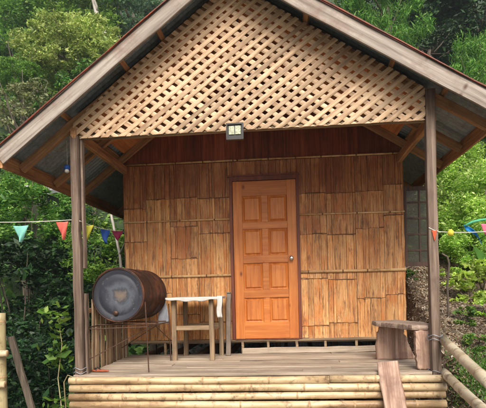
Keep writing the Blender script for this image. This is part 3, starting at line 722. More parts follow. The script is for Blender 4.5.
# keep the rag on a nail line tied to the table
# dark board leaning beside the table by the door
M['darkboard'] = plain('dark brown board', (.12, .09, .07), .5, .3, .3)
cn = empty('leaning_plank', (-.775, 1.30, 0), 'dark upright board leaning between table and door', 'board')
mb = MB(); mb.beam((.0, .0, .003), (.0, .20, .76), .06, .03, (0, 1, 0), 5, .002); mb.build('plank_body', M['darkboard'], cn)
mb = MB(); mb.beam((.0, .185, .761), (.0, .189, .772), .05, .02, (0, 1, 0), 1, .0); mb.build('plank_cap', M['black'], cn)
cn.name = 'leaning_board'

# drum: axis runs back and slightly right
dm = empty('oil_drum', (-1.80, 0.30, 0.777), 'rusty steel drum with worn blue grey lid lying on its side on rods', 'drum', rz=R(-2.5))
prof = [(0, .270), (.006, .284), (.016, .2885), (.026, .284), (.034, .276), (.27, .276), (.285, .288), (.30, .276), (.56, .276), (.575, .288), (.59, .276), (.80, .276), (.81, .284), (.82, .288), (.832, .284), (.836, .270)]
mb = MB(); mb.tube([(0, p[0], 0) for p in prof], [p[1] for p in prof], 48, cap=False); mb.build('drum_shell', M['drumshell'], dm, True)
mb = MB(); rad_ = [(.001, .016), (.08, .014), (.16, .014), (.20, .013), (.21, .018), (.225, .018), (.235, .013), (.2755, .012)]
mb.add([(q*math.cos(k*math.pi/24), yy, q*math.sin(k*math.pi/24)) for q, yy in rad_ for k in range(48)], [(j*48+k, (j+1)*48+k, (j+1)*48+(k+1) % 48, j*48+(k+1) % 48) for j in range(7) for k in range(48)]); mb.build('drum_lid', M['lid'], dm, True)
mb = MB(); mb.tube([(0, .824, 0), (0, .826, 0)], [.272, .001], 48, cap=False); mb.build('drum_back', M['drumshell'], dm, True)
mb = MB(); pts = [(math.cos(t*math.pi/24)*.281, .006, math.sin(t*math.pi/24)*.281) for t in range(49)]; mb.tube(pts, .0085, 8, cap=False); mb.build('lid_ring', M['drumshell'], dm, True)
mb = MB(); mb.tube([(-.03, .010, -.19), (-.03, -.004, -.19)], [.028, .026], 16); mb.build('bung', M['steel'], dm, True)
# drum stand of rods
ds = empty('drum_stand', (-1.74, 0.5, 0), 'thin rusty rod stand carrying the steel drum', 'stand')
def rod(name, a, b_, r_=.0065):
    mb = MB(); mb.tube([a, b_], r_, 8); mb.build(name, M['steel'], ds)
fx0, fx1, fy, by = -.33, .315, -.425, .40
rod('leg', (fx0, fy, 0.002), (fx0, fy, .60)); rod('leg', (fx1, fy, 0.002), (fx1-.02, fy, .70)); rod('leg', (fx0+.0, by, 0.002), (fx0, by, .60)); rod('leg', (fx1+.03, by, 0.002), (fx1+.02, by, .66))
for y_ in (-.12, .34):
    xo = .05 if y_ < 0 else .09; rod('cradle_bar', (fx0, y_, .463), (fx1, y_, .463), .008)
rod('side_bar', (fx0, fy, .452), (fx0, by, .452)); rod('side_bar', (fx1-.01, fy, .452), (fx1+.02, by, .452))
rod('brace', (fx0, fy+.02, .12), (fx1-.06, by-.2, .452), .005); rod('brace', (fx0+.1, by, .16), (fx1+.02, fy+.3, .45), .005); rod('brace', (fx1, fy+.3, .44), (fx1+.03, by, .24), .005); rod('brace', (fx0, fy, .44), (fx1, fy, .452), .005)

# log bench at the right edge of the porch
bn = empty('log_bench', (1.16, 0.5, 0), 'rough weathered slab bench at the right end of the porch', 'bench')
def slabmesh(outline, axis_, t0, t1, mat, name, seed, wav=.008, cuts=6):
    """irregular plank: outline in two axes, thickness along the third"""
    r_ = random.Random(seed); vs = []; n_ = len(outline)
    # densify
    pts = []
    for i in range(n_):
        a, b_ = outline[i], outline[(i+1) % n_]
        for k in range(cuts):
            t = k/cuts; pts.append((a[0]+(b_[0]-a[0])*t+r_.gauss(0, wav*.5), a[1]+(b_[1]-a[1])*t+r_.gauss(0, wav*.5)))
    n_ = len(pts); cx_ = sum(p[0] for p in pts)/n_; cy_ = sum(p[1] for p in pts)/n_
    rings = [(t0, .93), (t0+(t1-t0)*.12, .985), (t0+(t1-t0)*.5, 1.0), (t0+(t1-t0)*.88, .985), (t1, .93)]
    def pt(a, b_, t):
        return {'x': (t, a, b_), 'y': (a, t, b_), 'z': (a, b_, t)}[axis_]
    for t, k in rings:
        for p in pts: vs.append(pt(cx_+(p[0]-cx_)*k, cy_+(p[1]-cy_)*k, t+r_.gauss(0, .0018)))
    fs = [(j*n_+i, j*n_+(i+1) % n_, (j+1)*n_+(i+1) % n_, (j+1)*n_+i) for j in range(4) for i in range(n_)]
    o = len(vs); vs.append(pt(cx_, cy_, t0)); vs.append(pt(cx_, cy_, t1))
    fs += [(o, (i+1) % n_, i) for i in range(n_)] + [(o+1, 4*n_+i, 4*n_+(i+1) % n_) for i in range(n_)]
    mb = MB(); mb.add(vs, fs); return mb.build(name, mat, None, False)
o = slabmesh([(.02, 0), (.16, 0), (.155, .38), (.005, .37), (.00, .2)], 'y', -.44, -.37, M['slab'], 'bench_leg', 1); o.parent = bn
o = slabmesh([(-.25, 0), (.17, 0), (.11, .17), (.05, .34), (-.04, .38), (-.20, .365), (-.225, .30)], 'y', .28, .37, M['slab'], 'bench_leg', 2, .010); o.parent = bn
o = slabmesh([(-.27, .42), (.06, .43), (.19, .05), (.195, -.40), (.13, -.45), (-.02, -.42), (-.16, -.05), (-.26, .22)], 'z', .372, .425, M['slabx'], 'bench_seat', 3, .010); o.parent = bn

# plank ramp
rp = empty('plank_ramp', (0.9, -0.3, -0.6), 'rough grey plank leaning against the bamboo skirt below the bench', 'plank')
mb = MB(); d_ = Vector((.035, -.42, -.66)).normalized(); a = Vector((-.02, .255, .690)); b_ = a+d_*.86
mb.beam(a, b_, .19, .045, (0, 1, .6), 10, .004, .012, taper=1.04)
M['slabr'] = wood('weathered ramp wood', (.21, .12, .085), (.36, .23, .17), (.49, .35, .275), 'z', (R(32.5), 0, 0), stain=0.65, stainc=(.11, .055, .042), vary=0.15, bs=0.6)
mb.build('ramp_board', M['slabr'], rp)
# small red brown sandal near the left post
sdl = empty('sandal', (-1.955, 0.16, 0.004), 'small red brown sandal lying on the deck by the left post', 'sandal', rz=R(78))
M['sole'] = plain('red brown rubber', (.38, .10, .05), .7, 0, .25, 20)
vs = []; n_ = 20
for z_ in (0.0, .012):
    for i in range(n_):
        t = 2*math.pi*i/n_; wd = .036*(1+.25*math.cos(t)) ; vs.append((.0+wd*math.sin(t), .10*math.cos(t), z_))
mb = MB(); mb.add(vs, [(i, (i+1) % n_, n_+(i+1) % n_, n_+i) for i in range(n_)]+[tuple(range(n_-1, -1, -1)), tuple(range(n_, 2*n_))]); mb.build('sole', M['sole'], sdl)
mb = MB(); mb.tube([(-.038, .02, .010), (-.02, .045, .032), (0, .065, .018), (.02, .045, .032), (.038, .02, .010)], .006, 8); mb.build('strap', M['black'], sdl, True)

# ------------------------------------------------------------------ bunting
def sag(a, b_, s_, n_=16):
    a = Vector(a); b_ = Vector(b_); return [a.lerp(b_, i/n_)+Vector((0, 0, -4*s_*(i/n_)*(1-i/n_))) for i in range(n_+1)]
def flag(par, x, y, z, wd, ht, mat, skew=0.0, yaw=0.0, curl=.02, name='pennant'):
    r_ = random.Random(int(abs(x*1000)))
    def fn(u, v):
        k = (1-v)**.85*(1) + .04; xx = (u-.5)*wd*k + skew*v; yy = curl*math.sin(u*5+v*3)*(v+.2)
        return (x+xx*math.cos(yaw)-yy*math.sin(yaw), y+xx*math.sin(yaw)+yy*math.cos(yaw), z-v*ht-.004*math.sin(u*math.pi))
    o = cloth(name, fn, 8, 10, mat, par, .0015); return o
bl = empty('bunting', (0, 0, 0), 'string of small pennants tied to the left porch post and wall corner', 'bunting', 'bunting strings')
mb = MB(); mb.tube(sag((-4.2, -.6, 1.62), (-2.145, -.03, 1.53), .06)+sag((-2.05, -.03, 1.515), (-2.13, 1.50, 1.60), .03), .0032, 6); mb.build('string', M['string'], bl)
flag(bl, -2.60, -.15, 1.475, .155, .158, M['teal'], -.005)
flag(bl, -2.225, -.055, 1.512, .125, .175, M['coral'], .01)
flag(bl, -2.045, .16, 1.50, .10, .19, M['yellow'], -.03, R(30))
flag(bl, -2.085, .75, 1.525, .16, .16, M['blue'], .01, R(70))
flag(bl, -2.12, 1.28, 1.57, .14, .12, M['magenta'], 0, R(35))
br = empty('bunting', (0, 0, 0), 'string with yellow, blue and pink pennants tied to the right porch post', 'bunting', 'bunting strings')
mb = MB(); mb.tube([(1.285, -.05, 1.33), (1.33, -.05, 1.305)]+sag((1.38, -.05, 1.29), (2.6, -.25, 1.42), .07), .0032, 6); mb.build('string', M['string'], br)
def lump(name, c, rx, ry, rz_, mat, par):
    mb = MB(); mb.tube([(c[0], c[1], c[2]+rz_*t) for t in (-1, -.7, -.2, .3, .75, 1)], [rx*.25, rx*.75, rx, rx*.95, rx*.6, rx*.15], 9)
    mb.v = [(x+rng.gauss(0, rx*.10), y+rng.gauss(0, rx*.1), z+rng.gauss(0, rx*.1)) for x, y, z in mb.v]
    return mb.build(name, mat, par, True)
lump('knotted_pennant', (1.475, -.065, 1.277), .029, .02, .03, M['brightyellow'], br)
def bf(u, v):
    x = 1.60+v*.135+.018*math.sin(v*3)-(u-.5)*.02; z = 1.315-v*.045-v*v*.115+(u-.5)*.058*(1-.3*v); return (x, -.08+.015*math.sin(v*4+u*2), z)
cloth('pennant', bf, 5, 12, M['sky'], br, .002)
mb = MB(); mb.tube([(1.60, -.085, 1.335), (1.66, -.085, 1.365), (1.73, -.09, 1.38), (1.80, -.095, 1.385), (1.9, -.1, 1.38)], [.010, .013, .011, .009, .008], 7); mb.build('ribbon', M['green'], br, True)
flag(br, 1.79, -.10, 1.345, .12, .13, M['pink'], 0, 0)
flag(br, 1.98, -.13, 1.33, .12, .15, M['teal'], 0, 0)
o = flag(br, 1.333, -.055, 1.305, .045, .10, M['orange'], .0, 0, .003)

# ------------------------------------------------------------------ bamboo rails right, fence left
rr_ = empty('bamboo_railing', (1.4, -.8, -.6), 'two pale bamboo rails running forward from the right porch post', 'railing')
a = Vector((-.012, .79, .888)); b_ = Vector((-.115, -.5, .615+.05))
for k, (p, q, r_) in enumerate(((Vector((1.395, -.01, .288)), Vector((1.275, -1.25, .188)), .041), (Vector((1.392, -.01, -.010)), Vector((1.33, -1.1, -.078)), .040))):
    o_ = Vector((1.4, -.8, -.6)); d_ = (q-p); mb = MB(); mb.culm(p-o_, p+d_*1.35-o_, r_, .47, 16, .006); mb.build('rail', [M['railbam'], M['logcut']], rr_, True)
mb = MB(); gz = ground(1.28, -1.62)+.6; mb.culm((-.10, -.82, gz-.08), (-.10, -.82, .86), .04, .35, 14, .003); mb.build('rail_post', [M['railbamz'], M['logcut']], rr_, True)
lf = empty('bamboo_fence', (-2.62, -.5, -.66), 'bamboo fence end post with two pale rails and a leaning brown prop', 'fence')
mb = MB(); mb.culm((-.005, 0, -.1), (-.005, 0, 1.30), .046, .42, 16, .003); mb.build('fence_post', [M['railbamz'], M['logcut']], lf, True)
for z_, dx in ((.942, .10), (.668, .07)):
    mb = MB(); mb.culm((-1.9, -.15, z_-.02), (dx, -.075, z_), .0255, .4, 12, .003, .030); mb.build('fence_rail', [M['railbamx'], M['logcut']], lf, True)
mb = MB(); mb.culm((-1.8, -.12, -.1), (-1.8, -.12, 1.35), .045, .42, 14, .003); mb.build('fence_post', [M['railbamz'], M['logcut']], lf, True)
mb = MB(); mb.beam((.055, .055, 1.08), (.33, .12, -.02), .06, .035, (0, 1, 0), 7, .003); mb.build('fence_prop', M['bark'], lf)
st = MB(); gx, gy = 1.885, 1.45; st.tube([(gx, gy, ground(gx, gy)-.05), (gx-.01, gy, .80), (gx+.02, gy, 1.05), (gx, gy, 1.14), (gx-.07, gy-.02, 1.18)], [.013, .014, .013, .012, .008], 8)
tag(st.build('stick', M['bark']), 'dark bent stick standing on the slope right of the porch post', 'stick')

# ------------------------------------------------------------------ vegetation
def leaf_mesh(name, C, size, mat, parent=None, loc=None, up_bias=0.6, aspect=0.45, droop=0.0, rs=None, bend=.12):
    """C: N x 3 leaf centres -> one mesh of folded leaf blades"""
    rs = rs or NR; N = len(C)
    d = rs.normal(size=(N, 3)); d[:, 2] = d[:, 2]*.5-droop; d /= np.linalg.norm(d, axis=1)[:, None]
    u = rs.normal(size=(N, 3)); u[:, 2] += up_bias*2.2; s_ = np.cross(d, u); s_ /= np.linalg.norm(s_, axis=1)[:, None]+1e-9
    nn = np.cross(s_, d)
    L = (size*np.clip(rs.lognormal(0, .38, N), .35, 2.1))[:, None]; W = L*aspect*rs.uniform(.6, 1.25, N)[:, None]*.5
    v = np.empty((N, 4, 3)); v[:, 0] = C-d*L*.5; v[:, 1] = C+s_*W-nn*L*bend*.5+d*L*.02; v[:, 2] = C+d*L*.5-nn*L*bend; v[:, 3] = C-s_*W-nn*L*bend*.5+d*L*.02
    me = bpy.data.meshes.new(name); me.vertices.add(N*4); me.vertices.foreach_set('co', v.ravel())
    me.loops.add(N*4); me.loops.foreach_set('vertex_index', np.arange(N*4)); me.polygons.add(N)
    me.polygons.foreach_set('loop_start', np.arange(0, N*4, 4)); me.polygons.foreach_set('loop_total', np.full(N, 4)); me.update(calc_edges=True)
    me.materials.append(mat); return me
def clumps(n, R_, H_, flat, rs, per, cr):
    """leaf centres: n clumps through an ellipsoid, biased to its outer shell"""
    out = []; cs = []
    for _ in range(n):
        p = rs.normal(size=3); p /= np.linalg.norm(p); p *= rs.uniform(.25, 1.0)**.45
        p[2] = max(p[2], -.75); c = p*np.array([R_, R_, H_]); cs.append(c); r_ = cr*rs.uniform(.55, 1.25)
        k = int(per*rs.uniform(.6, 1.4)); q = rs.normal(size=(k, 3)); q /= np.linalg.norm(q, axis=1)[:, None]; q *= (rs.uniform(0.1, 1, size=(k, 1))**.5)*r_; q[:, 2] *= flat
        out.append(c+q)
    return np.concatenate(out), cs
class Kind: pass
def make_kind(seed, R_, H_, nclump, per, cr, leaf, asp=.45, droop=0, flat=.65, trunk=None, bushy=False):
    rs = np.random.default_rng(seed); k = Kind()
    C_, cs = clumps(nclump, R_, H_, flat, rs, per, cr); k.crown = leaf_mesh('crown', C_, leaf, M['leaf_mid'], aspect=asp, droop=droop, rs=rs)
    k.R, k.H = R_, H_; k.cs = cs
    mb = MB(); T = trunk if trunk else H_*1.1
    base = -T-H_*.5 if not bushy else -H_*1.0
    # trunk to the crown's middle then limbs to clumps
    tr = .045*R_+.03 if not bushy else .02
    if not bushy:
        pts = [(rs.normal()*.04*T*t*(1-t)*4, rs.normal()*.04*T*t*(1-t)*4, base*(1-t)) for t in np.linspace(0, 1, 7)]
        mb.tube(pts, [tr*(1.3-.75*t) for t in np.linspace(0, 1, 7)], 9)
    rs2 = random.Random(seed)
    for c in rs2.sample(cs, min(len(cs), 14 if not bushy else 9)):
        if bushy: s0 = Vector((rs2.uniform(-.08, .08)*R_, rs2.uniform(-.08, .08)*R_, base)); r0 = .012+.006*R_
        else: s0 = Vector((0, 0, base*rs2.uniform(.05, .5))); r0 = tr*.5
        e = Vector(c); md = s0.lerp(e, .5)+Vector((0, 0, -.08*R_)) if not bushy else s0.lerp(e, .55)+Vector((rs2.uniform(-.1, .1), 0, .1))*R_
        mb.tube([s0, md, e], [r0, r0*.6, r0*.2], 6)
    o = mb.build('trunk', M['bark'], None, True); k.trunk = o.data; bpy.data.objects.remove(o); k.base = base
    return k
K = {}
K['round'] = make_kind(1, 2.0, 1.5, 80, 260, .50, .12)
K['umbrella'] = make_kind(2, 2.2, 1.35, 170, 230, .42, .105, flat=.5, trunk=3.5)
K['tall'] = make_kind(3, 1.6, 2.6, 90, 260, .50, .12, trunk=2.0)
K['sparse'] = make_kind(4, 1.9, 1.9, 50, 130, .45, .13, trunk=2.5)
K['droop'] = make_kind(9, 1.8, 2.2, 75, 210, .45, .17, .16, .9, flat=1.1, trunk=2.5)
K['bush'] = make_kind(5, 1.0, .85, 60, 130, .27, .085, bushy=True)
K['fine'] = make_kind(15, 1.0, 1.0, 95, 260, .27, .055, .5, bushy=True)
K['bush2'] = make_kind(6, 1.0, 1.1, 46, 110, .28, .10, .5, bushy=True)
K['weed'] = make_kind(7, .5, .45, 26, 34, .16, .11, .6, bushy=True)
K['fern'] = make_kind(8, 1.0, .9, 50, 110, .30, .12, .22, .5, bushy=True)
TG = 'trees on the hillside'; BG = 'bushes around the house'
def plant(kind, name, cat, label, x, y, zc, R_, mat, group=None, bark='bark', sq=1.0):
    """zc: height of the crown's middle; the trunk reaches the ground there"""
    k = K[kind]; s_ = R_/k.R; gz = ground(x, y)
    e = empty(name, (x, y, gz-.05), label, cat, group, rng.uniform(0, 6.28))
    h = zc-gz+.05
    c = bpy.data.objects.new('crown' if cat == 'tree' else 'foliage', k.crown); COL.objects.link(c); c.parent = e
    c.location = (0, 0, h); c.scale = (s_, s_, s_*sq)
    c.material_slots[0].link = 'OBJECT'; c.material_slots[0].material = M[mat]
    t = bpy.data.objects.new('trunk' if cat == 'tree' else 'stems', k.trunk); COL.objects.link(t); t.parent = e
    t.location = (0, 0, h); t.scale = (s_, s_, max(h/(-k.base), .05))
    t.material_slots[0].link = 'OBJECT'; t.material_slots[0].material = M[bark]
    return e
TREES = [
 ('umbrella', 'broadleaf_tree', 'yellow green spreading tree on the hillside left of the roof', -9.1, 17.0, 11.3, 2.45, 'leaf_yellow'),
 ('tall', 'broadleaf_tree', 'tall blue green tree at the top left corner of the photo', -21.4, 34, 21.8, 3.4, 'leaf_teal_haze'),
 ('round', 'broadleaf_tree', 'blue green tree just right of the top left corner tree', -17.0, 35, 23.6, 3.2, 'leaf_teal_haze'),
 ('round', 'broadleaf_tree', 'grey green tree at the top edge just left of the roof', -9.2, 26, 18.0, 2.8, 'leaf_teal_haze'),
 ('round', 'broadleaf_tree', 'small bright green tree left of the yellow green tree', -10.9, 15.5, 9.9, 1.0, 'leaf_bamboo'),
 ('sparse', 'broadleaf_tree', 'thin olive tree low on the left above the eave', -8.9, 12, 6.6, 1.5, 'leaf_olive'),
 ('sparse', 'broadleaf_tree', 'greyish half bare tree just beside the left gable board', -7.0, 13, 7.3, 1.6, 'leaf_mid'),
 ('tall', 'broadleaf_tree', 'mid green tree behind the small bright tree at left', -15.0, 24, 14.6, 2.6, 'leaf_bamboo'),
 ('round', 'broadleaf_tree', 'dark green tree filling the space under the blue green trees', -15.6, 28.5, 18.3, 2.7, 'leaf_teal_haze'),
 ('tall', 'broadleaf_tree', 'mid green tree on the slope behind the yellow green tree', -11.6, 23.5, 15.2, 2.6, 'leaf_bamboo'),
 ('round', 'broadleaf_tree', 'dark leafy tree low behind the left eave', -10.6, 11.5, 4.9, 1.8, 'leaf_dark'),
 ('round', 'broadleaf_tree', 'green leafy tree beyond the left eave board', -7.0, 8.2, 3.0, 1.5, 'leaf_bamboo'),
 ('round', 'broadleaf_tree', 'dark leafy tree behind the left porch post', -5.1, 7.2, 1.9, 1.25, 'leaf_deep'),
 ('droop', 'broadleaf_tree', 'drooping mid green tree above the right gable board', 3.5, 13, 10.3, 1.6, 'leaf_bamboo'),
 ('tall', 'broadleaf_tree', 'dark tree above the right gable board next to the drooping tree', 6.2, 18, 11.0, 2.2, 'leaf_deep'),
 ('droop', 'broadleaf_tree', 'bright green tree at the right edge above the gable board', 4.95, 9, 6.1, 1.0, 'leaf_bamboo'),
 ('tall', 'broadleaf_tree', 'dark tree at the top right corner of the photo', 9.2, 20, 13.2, 2.3, 'leaf_deep'),
 ('round', 'broadleaf_tree', 'dark tree at the top edge right of the gable peak', 2.0, 19, 13.4, 2.3, 'leaf_mid'),
 ('tall', 'broadleaf_tree', 'dark tree high between the two dark trees at upper right', 5.3, 24, 16.0, 2.6, 'leaf_deep'),
 ('round', 'broadleaf_tree', 'dark green tree low behind the right gable board', 4.6, 11.5, 6.4, 1.5, 'leaf_deep'),
 ('tall', 'broadleaf_tree', 'pale blue green tree behind the leaning white trunk', -12.6, 32, 22.4, 2.8, 'leaf_teal_haze'),
 ('round', 'broadleaf_tree', 'topmost pale green tree between roof and leaning white trunk', -11.5, 42, 29.5, 3.4, 'leaf_teal_haze'),
 ('round', 'broadleaf_tree', 'farthest blue green tree at the top of the photo left of centre', -18.5, 44, 31.5, 3.8, 'leaf_teal_haze'),
 ('round', 'broadleaf_tree', 'dark round tree behind the right eave', 4.5, 7.2, 3.5, 1.2, 'leaf_dark'),
]
for t in TREES:
    plant(t[0], t[1], 'tree', t[2], *t[3:7], t[7], TG)
BUSH = [
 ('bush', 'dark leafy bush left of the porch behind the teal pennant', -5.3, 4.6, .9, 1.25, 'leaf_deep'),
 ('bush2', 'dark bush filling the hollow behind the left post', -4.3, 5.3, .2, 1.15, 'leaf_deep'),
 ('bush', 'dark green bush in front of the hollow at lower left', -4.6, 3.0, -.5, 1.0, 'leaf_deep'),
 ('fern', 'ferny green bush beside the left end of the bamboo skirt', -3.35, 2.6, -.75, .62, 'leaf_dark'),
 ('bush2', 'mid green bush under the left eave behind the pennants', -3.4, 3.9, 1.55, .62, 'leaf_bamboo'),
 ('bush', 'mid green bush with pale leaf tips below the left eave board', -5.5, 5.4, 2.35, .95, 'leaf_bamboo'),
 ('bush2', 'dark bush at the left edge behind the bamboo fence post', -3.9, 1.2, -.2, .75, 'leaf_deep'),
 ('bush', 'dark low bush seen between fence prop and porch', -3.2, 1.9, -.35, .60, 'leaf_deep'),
 ('fine', 'bright light green bush right of the porch post', 3.0, 3.8, 1.95, .80, 'leaf_bright'),
 ('fine', 'bright green bush below the right eave at the photo edge', 3.4, 3.1, 1.65, .75, 'leaf_bright'),
 ('fine', 'pale green bush under the right eave above the others', 3.3, 5.2, 2.85, .70, 'leaf_bright'),
 ('bush', 'dark green bush below the end of the right eave', 4.6, 5.6, 3.0, .70, 'leaf_dark'),
 ('fern', 'green ferny bush behind the open right shutter', 2.0, 6.0, 2.7, .75, 'leaf_mid'),
]
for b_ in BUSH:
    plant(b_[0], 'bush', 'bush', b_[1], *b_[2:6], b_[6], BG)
plant('fine', 'bush', 'bush', 'pale straw coloured scrub between porch post and bright bushes', 2.35, 4.3, 1.95, .55, 'leaf_straw', BG)
for lab, x, y, z_, R_ in (('bright bush low on the slope at the right photo edge', 2.75, 3.0, 1.30, .48), ('small bright bush behind the large leaved weeds', 2.55, 3.7, 1.55, .45)):
    plant('fine', 'bush', 'bush', lab, x, y, z_, R_, 'leaf_bright', BG)
WEED = [('broad leaved weed spreading below the blue pennant', 2.30, 2.0, .74, .30), ('large leaved weed at the right edge below the bright bushes', 2.55, 2.2, .86, .36), ('large leaved weed left of the biggest weed on the slope', 2.22, 2.55, .88, .22),
        ('small leafy weed on the bare slope beside the shutter', 1.90, 3.6, 1.30, .20), ('leafy weed at the right edge lowest on the slope', 2.35, 1.5, .52, .18)]
for t in WEED: plant('weed', 'weed', 'plant', t[0], t[1], t[2], t[3], t[4], 'leaf_bright', 'weeds on the slope')
for lab, x, y, z_, R_, mt_ in (('low green weed patch beside the bent stick', 2.05, 1.35, .42, .16, 'leaf_mid'), ('low weed growing through the litter behind the upper rail', 1.95, .75, .16, .15, 'leaf_bamboo'), ('bright weed clump at the right edge above the upper rail', 2.45, .9, .30, .20, 'leaf_bright'), ('small weed under the open right shutter', 1.72, 2.7, .93, .14, 'leaf_mid')):
    plant('weed', 'weed', 'plant', lab, x, y, z_, R_, mt_, 'weeds on the slope')
# climbing sapling by the left post
sp = empty('sapling', (-2.33, .02, -.80), 'slim leafy sapling climbing beside the foot of the left post', 'plant')
mb = MB(); stem = [(0, 0, -.15), (.03, 0, .35), (-.02, .02, .75), (.04, 0, 1.1), (0, 0, 1.42)]
mb.tube(stem, [.007, .006, .005, .004, .003], 6); mb.tube([(.05, -.03, -.1), (.08, -.03, .4), (.06, -.02, .72), (.10, -.02, .79), (.16, -.02, .77)], [.006, .006, .006, .005, .004], 6); mb.build('stem', M['railbamz'], sp)
rs = np.random.default_rng(5); pts = []
for t, k, r_ in ((.2, 30, .10), (.35, 34, .12), (.5, 26, .10), (.95, 22, .09), (1.1, 30, .11), (1.3, 32, .10), (1.42, 20, .07)):
    c = np.array([0, 0, t]); pts.append(c+rs.normal(size=(k, 3))*np.array([r_*.7, r_*.7, r_*.7]))
o = bpy.data.objects.new('leaves', leaf_mesh('leaves', np.concatenate(pts), .085, M['leaf_bamboo'], aspect=.6, rs=rs)); COL.objects.link(o); o.parent = sp
# weeds at the foot of the sapling
plant('weed', 'weed', 'plant', 'green weeds growing at the foot of the left porch corner', -2.55, -.02, -.62, .32, 'leaf_mid', 'weeds on the slope')
# pale trunks
def bare(name, label, x, y, pts, r0, r1, branches=0, seed=0):
    e = empty(name, (x, y, ground(x, y)-.1), label, 'tree', TG); mb = MB(); pts = [Vector(p) for p in pts]; n_ = len(pts)
    mb.tube(pts, [r0+(r1-r0)*i/(n_-1) for i in range(n_)], 9); mb.build('trunk', M['palebark'], e, True)
    r_ = random.Random(seed)
    if branches:
        mb = MB()
        for i in range(branches):
            k = r_.randint(n_//2, n_-1); s0 = pts[k]; d = Vector((r_.uniform(-1, 1), r_.uniform(-.5, .5), r_.uniform(.2, 1))).normalized(); q = s0; P_ = [s0]
            for j in range(4): d = (d+Vector((r_.uniform(-.4, .4), r_.uniform(-.4, .4), r_.uniform(-.1, .4)))).normalized(); q = q+d*r_.uniform(.25, .5); P_.append(q)
            mb.tube(P_, [r1*.9, r1*.7, r1*.5, r1*.35, r1*.2], 6)
        mb.build('branches', M['palebark'], e, True)
bare('bare_tree', 'leaning white trunk at the top edge left of the roof', -8.0, 19.5, [(0, 0, 0), (-.1, 0, 3), (-.5, 0, 5.4), (-1.1, 0, 7.0), (-1.5, 0, 9.0)], .16, .09, 3, 2)
bare('bare_tree', 'grey leafless branching tree in front of the olive trees', -6.9, 11, [(0, 0, 0), (.1, 0, 1), (0, 0, 2), (-.3, 0, 2.7), (-.5, 0, 3.5)], .06, .028, 12, 5)
bare('bare_tree', 'thin white trunk seen between left post and wall edge', -2.75, 3.4, [(0, 0, 0), (.0, 0, 1.2), (-.06, 0, 2.2), (-.2, 0, 2.9), (-.25, 0, 3.5)], .028, .02, 4, 7)
# distant white roofed shed beyond the left eave
M['shedwall'] = plain('grey shed wall', (.07, .08, .05), .8, 0, .2)
sx0, sy0 = -5.62, 6.3; gz = ground(sx0, sy0)-.1; hz = 3.20-gz
sh = empty('shed', (sx0, sy0, gz), 'tiny white roofed shed glimpsed in leaves below the left eave', 'shed')
mb = MB(); mb.box(-.12, .22, -.1, .5, 0, hz-.12); mb.build('wall', M['shedwall'], sh)
mb = MB(); mb.add([(-.22, -.25, hz-.07), (.34, -.25, hz-.16), (.34, .6, hz+.08), (-.22, .6, hz+.18), (-.22, -.25, hz+.06), (.34, -.25, hz-.06), (.34, .6, hz+.12), (-.22, .6, hz+.22)], [(0,3,2,1),(4,5,6,7),(0,1,5,4),(1,2,6,5),(2,3,7,6),(3,0,4,7)]); mb.build('roof', M['white'], sh)

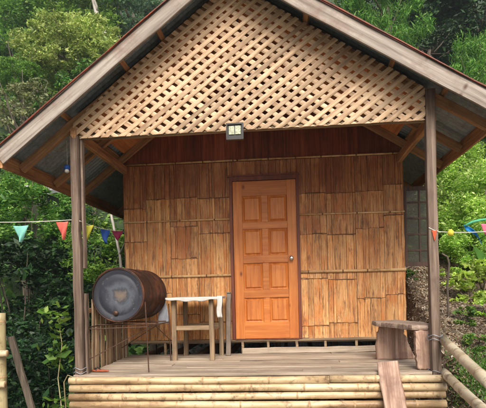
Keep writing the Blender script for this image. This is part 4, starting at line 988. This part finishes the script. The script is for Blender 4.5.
# ground cover, litter, grass: uncountable
def scatter(n_, fx, seed):
    rs = np.random.default_rng(seed); out = []
    while len(out) < n_:
        x, y, ok = fx(rs)
        if ok: out.append((x, y, ground(x, y)+rough(x, y)))
    return np.array(out)
C2_ = scatter(14000, lambda rs: ((lambda x, y: (x, y, True))(rs.uniform(1.44, 2.3), rs.uniform(-.3, 5.5))), 31); C2_[:, 2] += .008
C_ = scatter(26000, lambda rs: ((lambda x, y: (x, y, True))(rs.uniform(1.45, 4.6), rs.uniform(-1.6, 7.5))), 1); C_[:, 2] += .012
o = bpy.data.objects.new('leaf_litter', leaf_mesh('leaf_litter', np.concatenate([C_, C2_]), .042, M['litter'], up_bias=2.5)); COL.objects.link(o); tag(o, 'dry brown and pale leaf litter covering the bare slope at right', 'leaf litter', kind='stuff')
def blades(name, C_, h, mat, seed):
    rs = np.random.default_rng(seed); N = len(C_); a = rs.uniform(0, 6.28, N); w_ = .005; L = h*rs.uniform(.5, 1.3, N)
    ln = rs.normal(size=(N, 2))*.45; v = np.empty((N, 4, 3)); dx = np.stack([np.cos(a)*w_, np.sin(a)*w_, np.zeros(N)], 1)
    v[:, 0] = C_-dx; v[:, 1] = C_+dx; tip = C_+np.stack([ln[:, 0]*L, ln[:, 1]*L, L], 1); md = C_+np.stack([ln[:, 0]*L*.3, ln[:, 1]*L*.3, L*.6], 1)
    v[:, 2] = tip; v[:, 3] = md-dx*.8
    me = bpy.data.meshes.new(name); me.vertices.add(N*4); me.vertices.foreach_set('co', v.ravel()); me.loops.add(N*4); me.loops.foreach_set('vertex_index', np.arange(N*4)); me.polygons.add(N)
    me.polygons.foreach_set('loop_start', np.arange(0, N*4, 4)); me.polygons.foreach_set('loop_total', np.full(N, 4)); me.update(calc_edges=True); me.materials.append(mat)
    o = bpy.data.objects.new(name, me); COL.objects.link(o); return o
def gfn(rs):
    k = rs.integers(0, 3); c = [(1.85, .10, .22, .22), (2.15, .35, .3, .22), (1.75, -.9, .3, .5)][k]; return rs.normal(c[0], c[2]), rs.normal(c[1], c[3]), True
C_ = scatter(11000, gfn, 2); C_ = C_[C_[:, 0] > 1.46]; tag(blades('grass', C_, .035, M['grass'], 3), 'patchy green grass on the slope beside the right post', 'grass', kind='stuff')
# undergrowth on the whole hillside
def ufn(rs):
    y = 2.5+27*rs.uniform()**1.3; x = rs.uniform(-.85, .62)*(y+6)-1
    if y < 6.5 and x > -2.6: return x, y, (x > 2.6 or y > 5.6)
    return x, y, True
C_ = scatter(30000, ufn, 4); C_[:, 2] += np.abs(NR.normal(size=len(C_)))*.28
o = bpy.data.objects.new('undergrowth', leaf_mesh('undergrowth', C_, .20, M['leaf_mid'], up_bias=.8)); COL.objects.link(o); tag(o, 'dense green undergrowth covering the wooded hillside', 'undergrowth', kind='stuff')
C_ = scatter(9000, lambda rs: ((lambda x, y: (x, y, not (x > -2.3 and y < 5)))(rs.uniform(-7, -.2), rs.uniform(.3, 6.5))), 5); C_[:, 2] += np.abs(NR.normal(size=len(C_)))*.16
o = bpy.data.objects.new('ground_cover', leaf_mesh('ground_cover', C_, .085, M['leaf_deep'], up_bias=.8, aspect=.55)); COL.objects.link(o); tag(o, 'low green ground cover left of and behind the house', 'ground cover', kind='stuff')

# ------------------------------------------------------------------ air
mt = bpy.data.materials.new('hazy air'); mt.use_nodes = True; n = mt.node_tree.nodes; l = mt.node_tree.links; n.remove(n['Principled BSDF'])
pv = n.new('ShaderNodeVolumePrincipled'); pv.inputs['Density'].default_value = 0.0013; pv.inputs['Color'].default_value = (.80, .90, .93, 1); pv.inputs['Anisotropy'].default_value = 0.2
l.new(pv.outputs[0], n['Material Output'].inputs['Volume'])
mb = MB(); mb.box(-91, 91, -61, 111, -2.6, 66); tag(mb.build('haze', mt), 'faint bluish haze between the house and the wooded hillside', 'haze', kind='stuff')
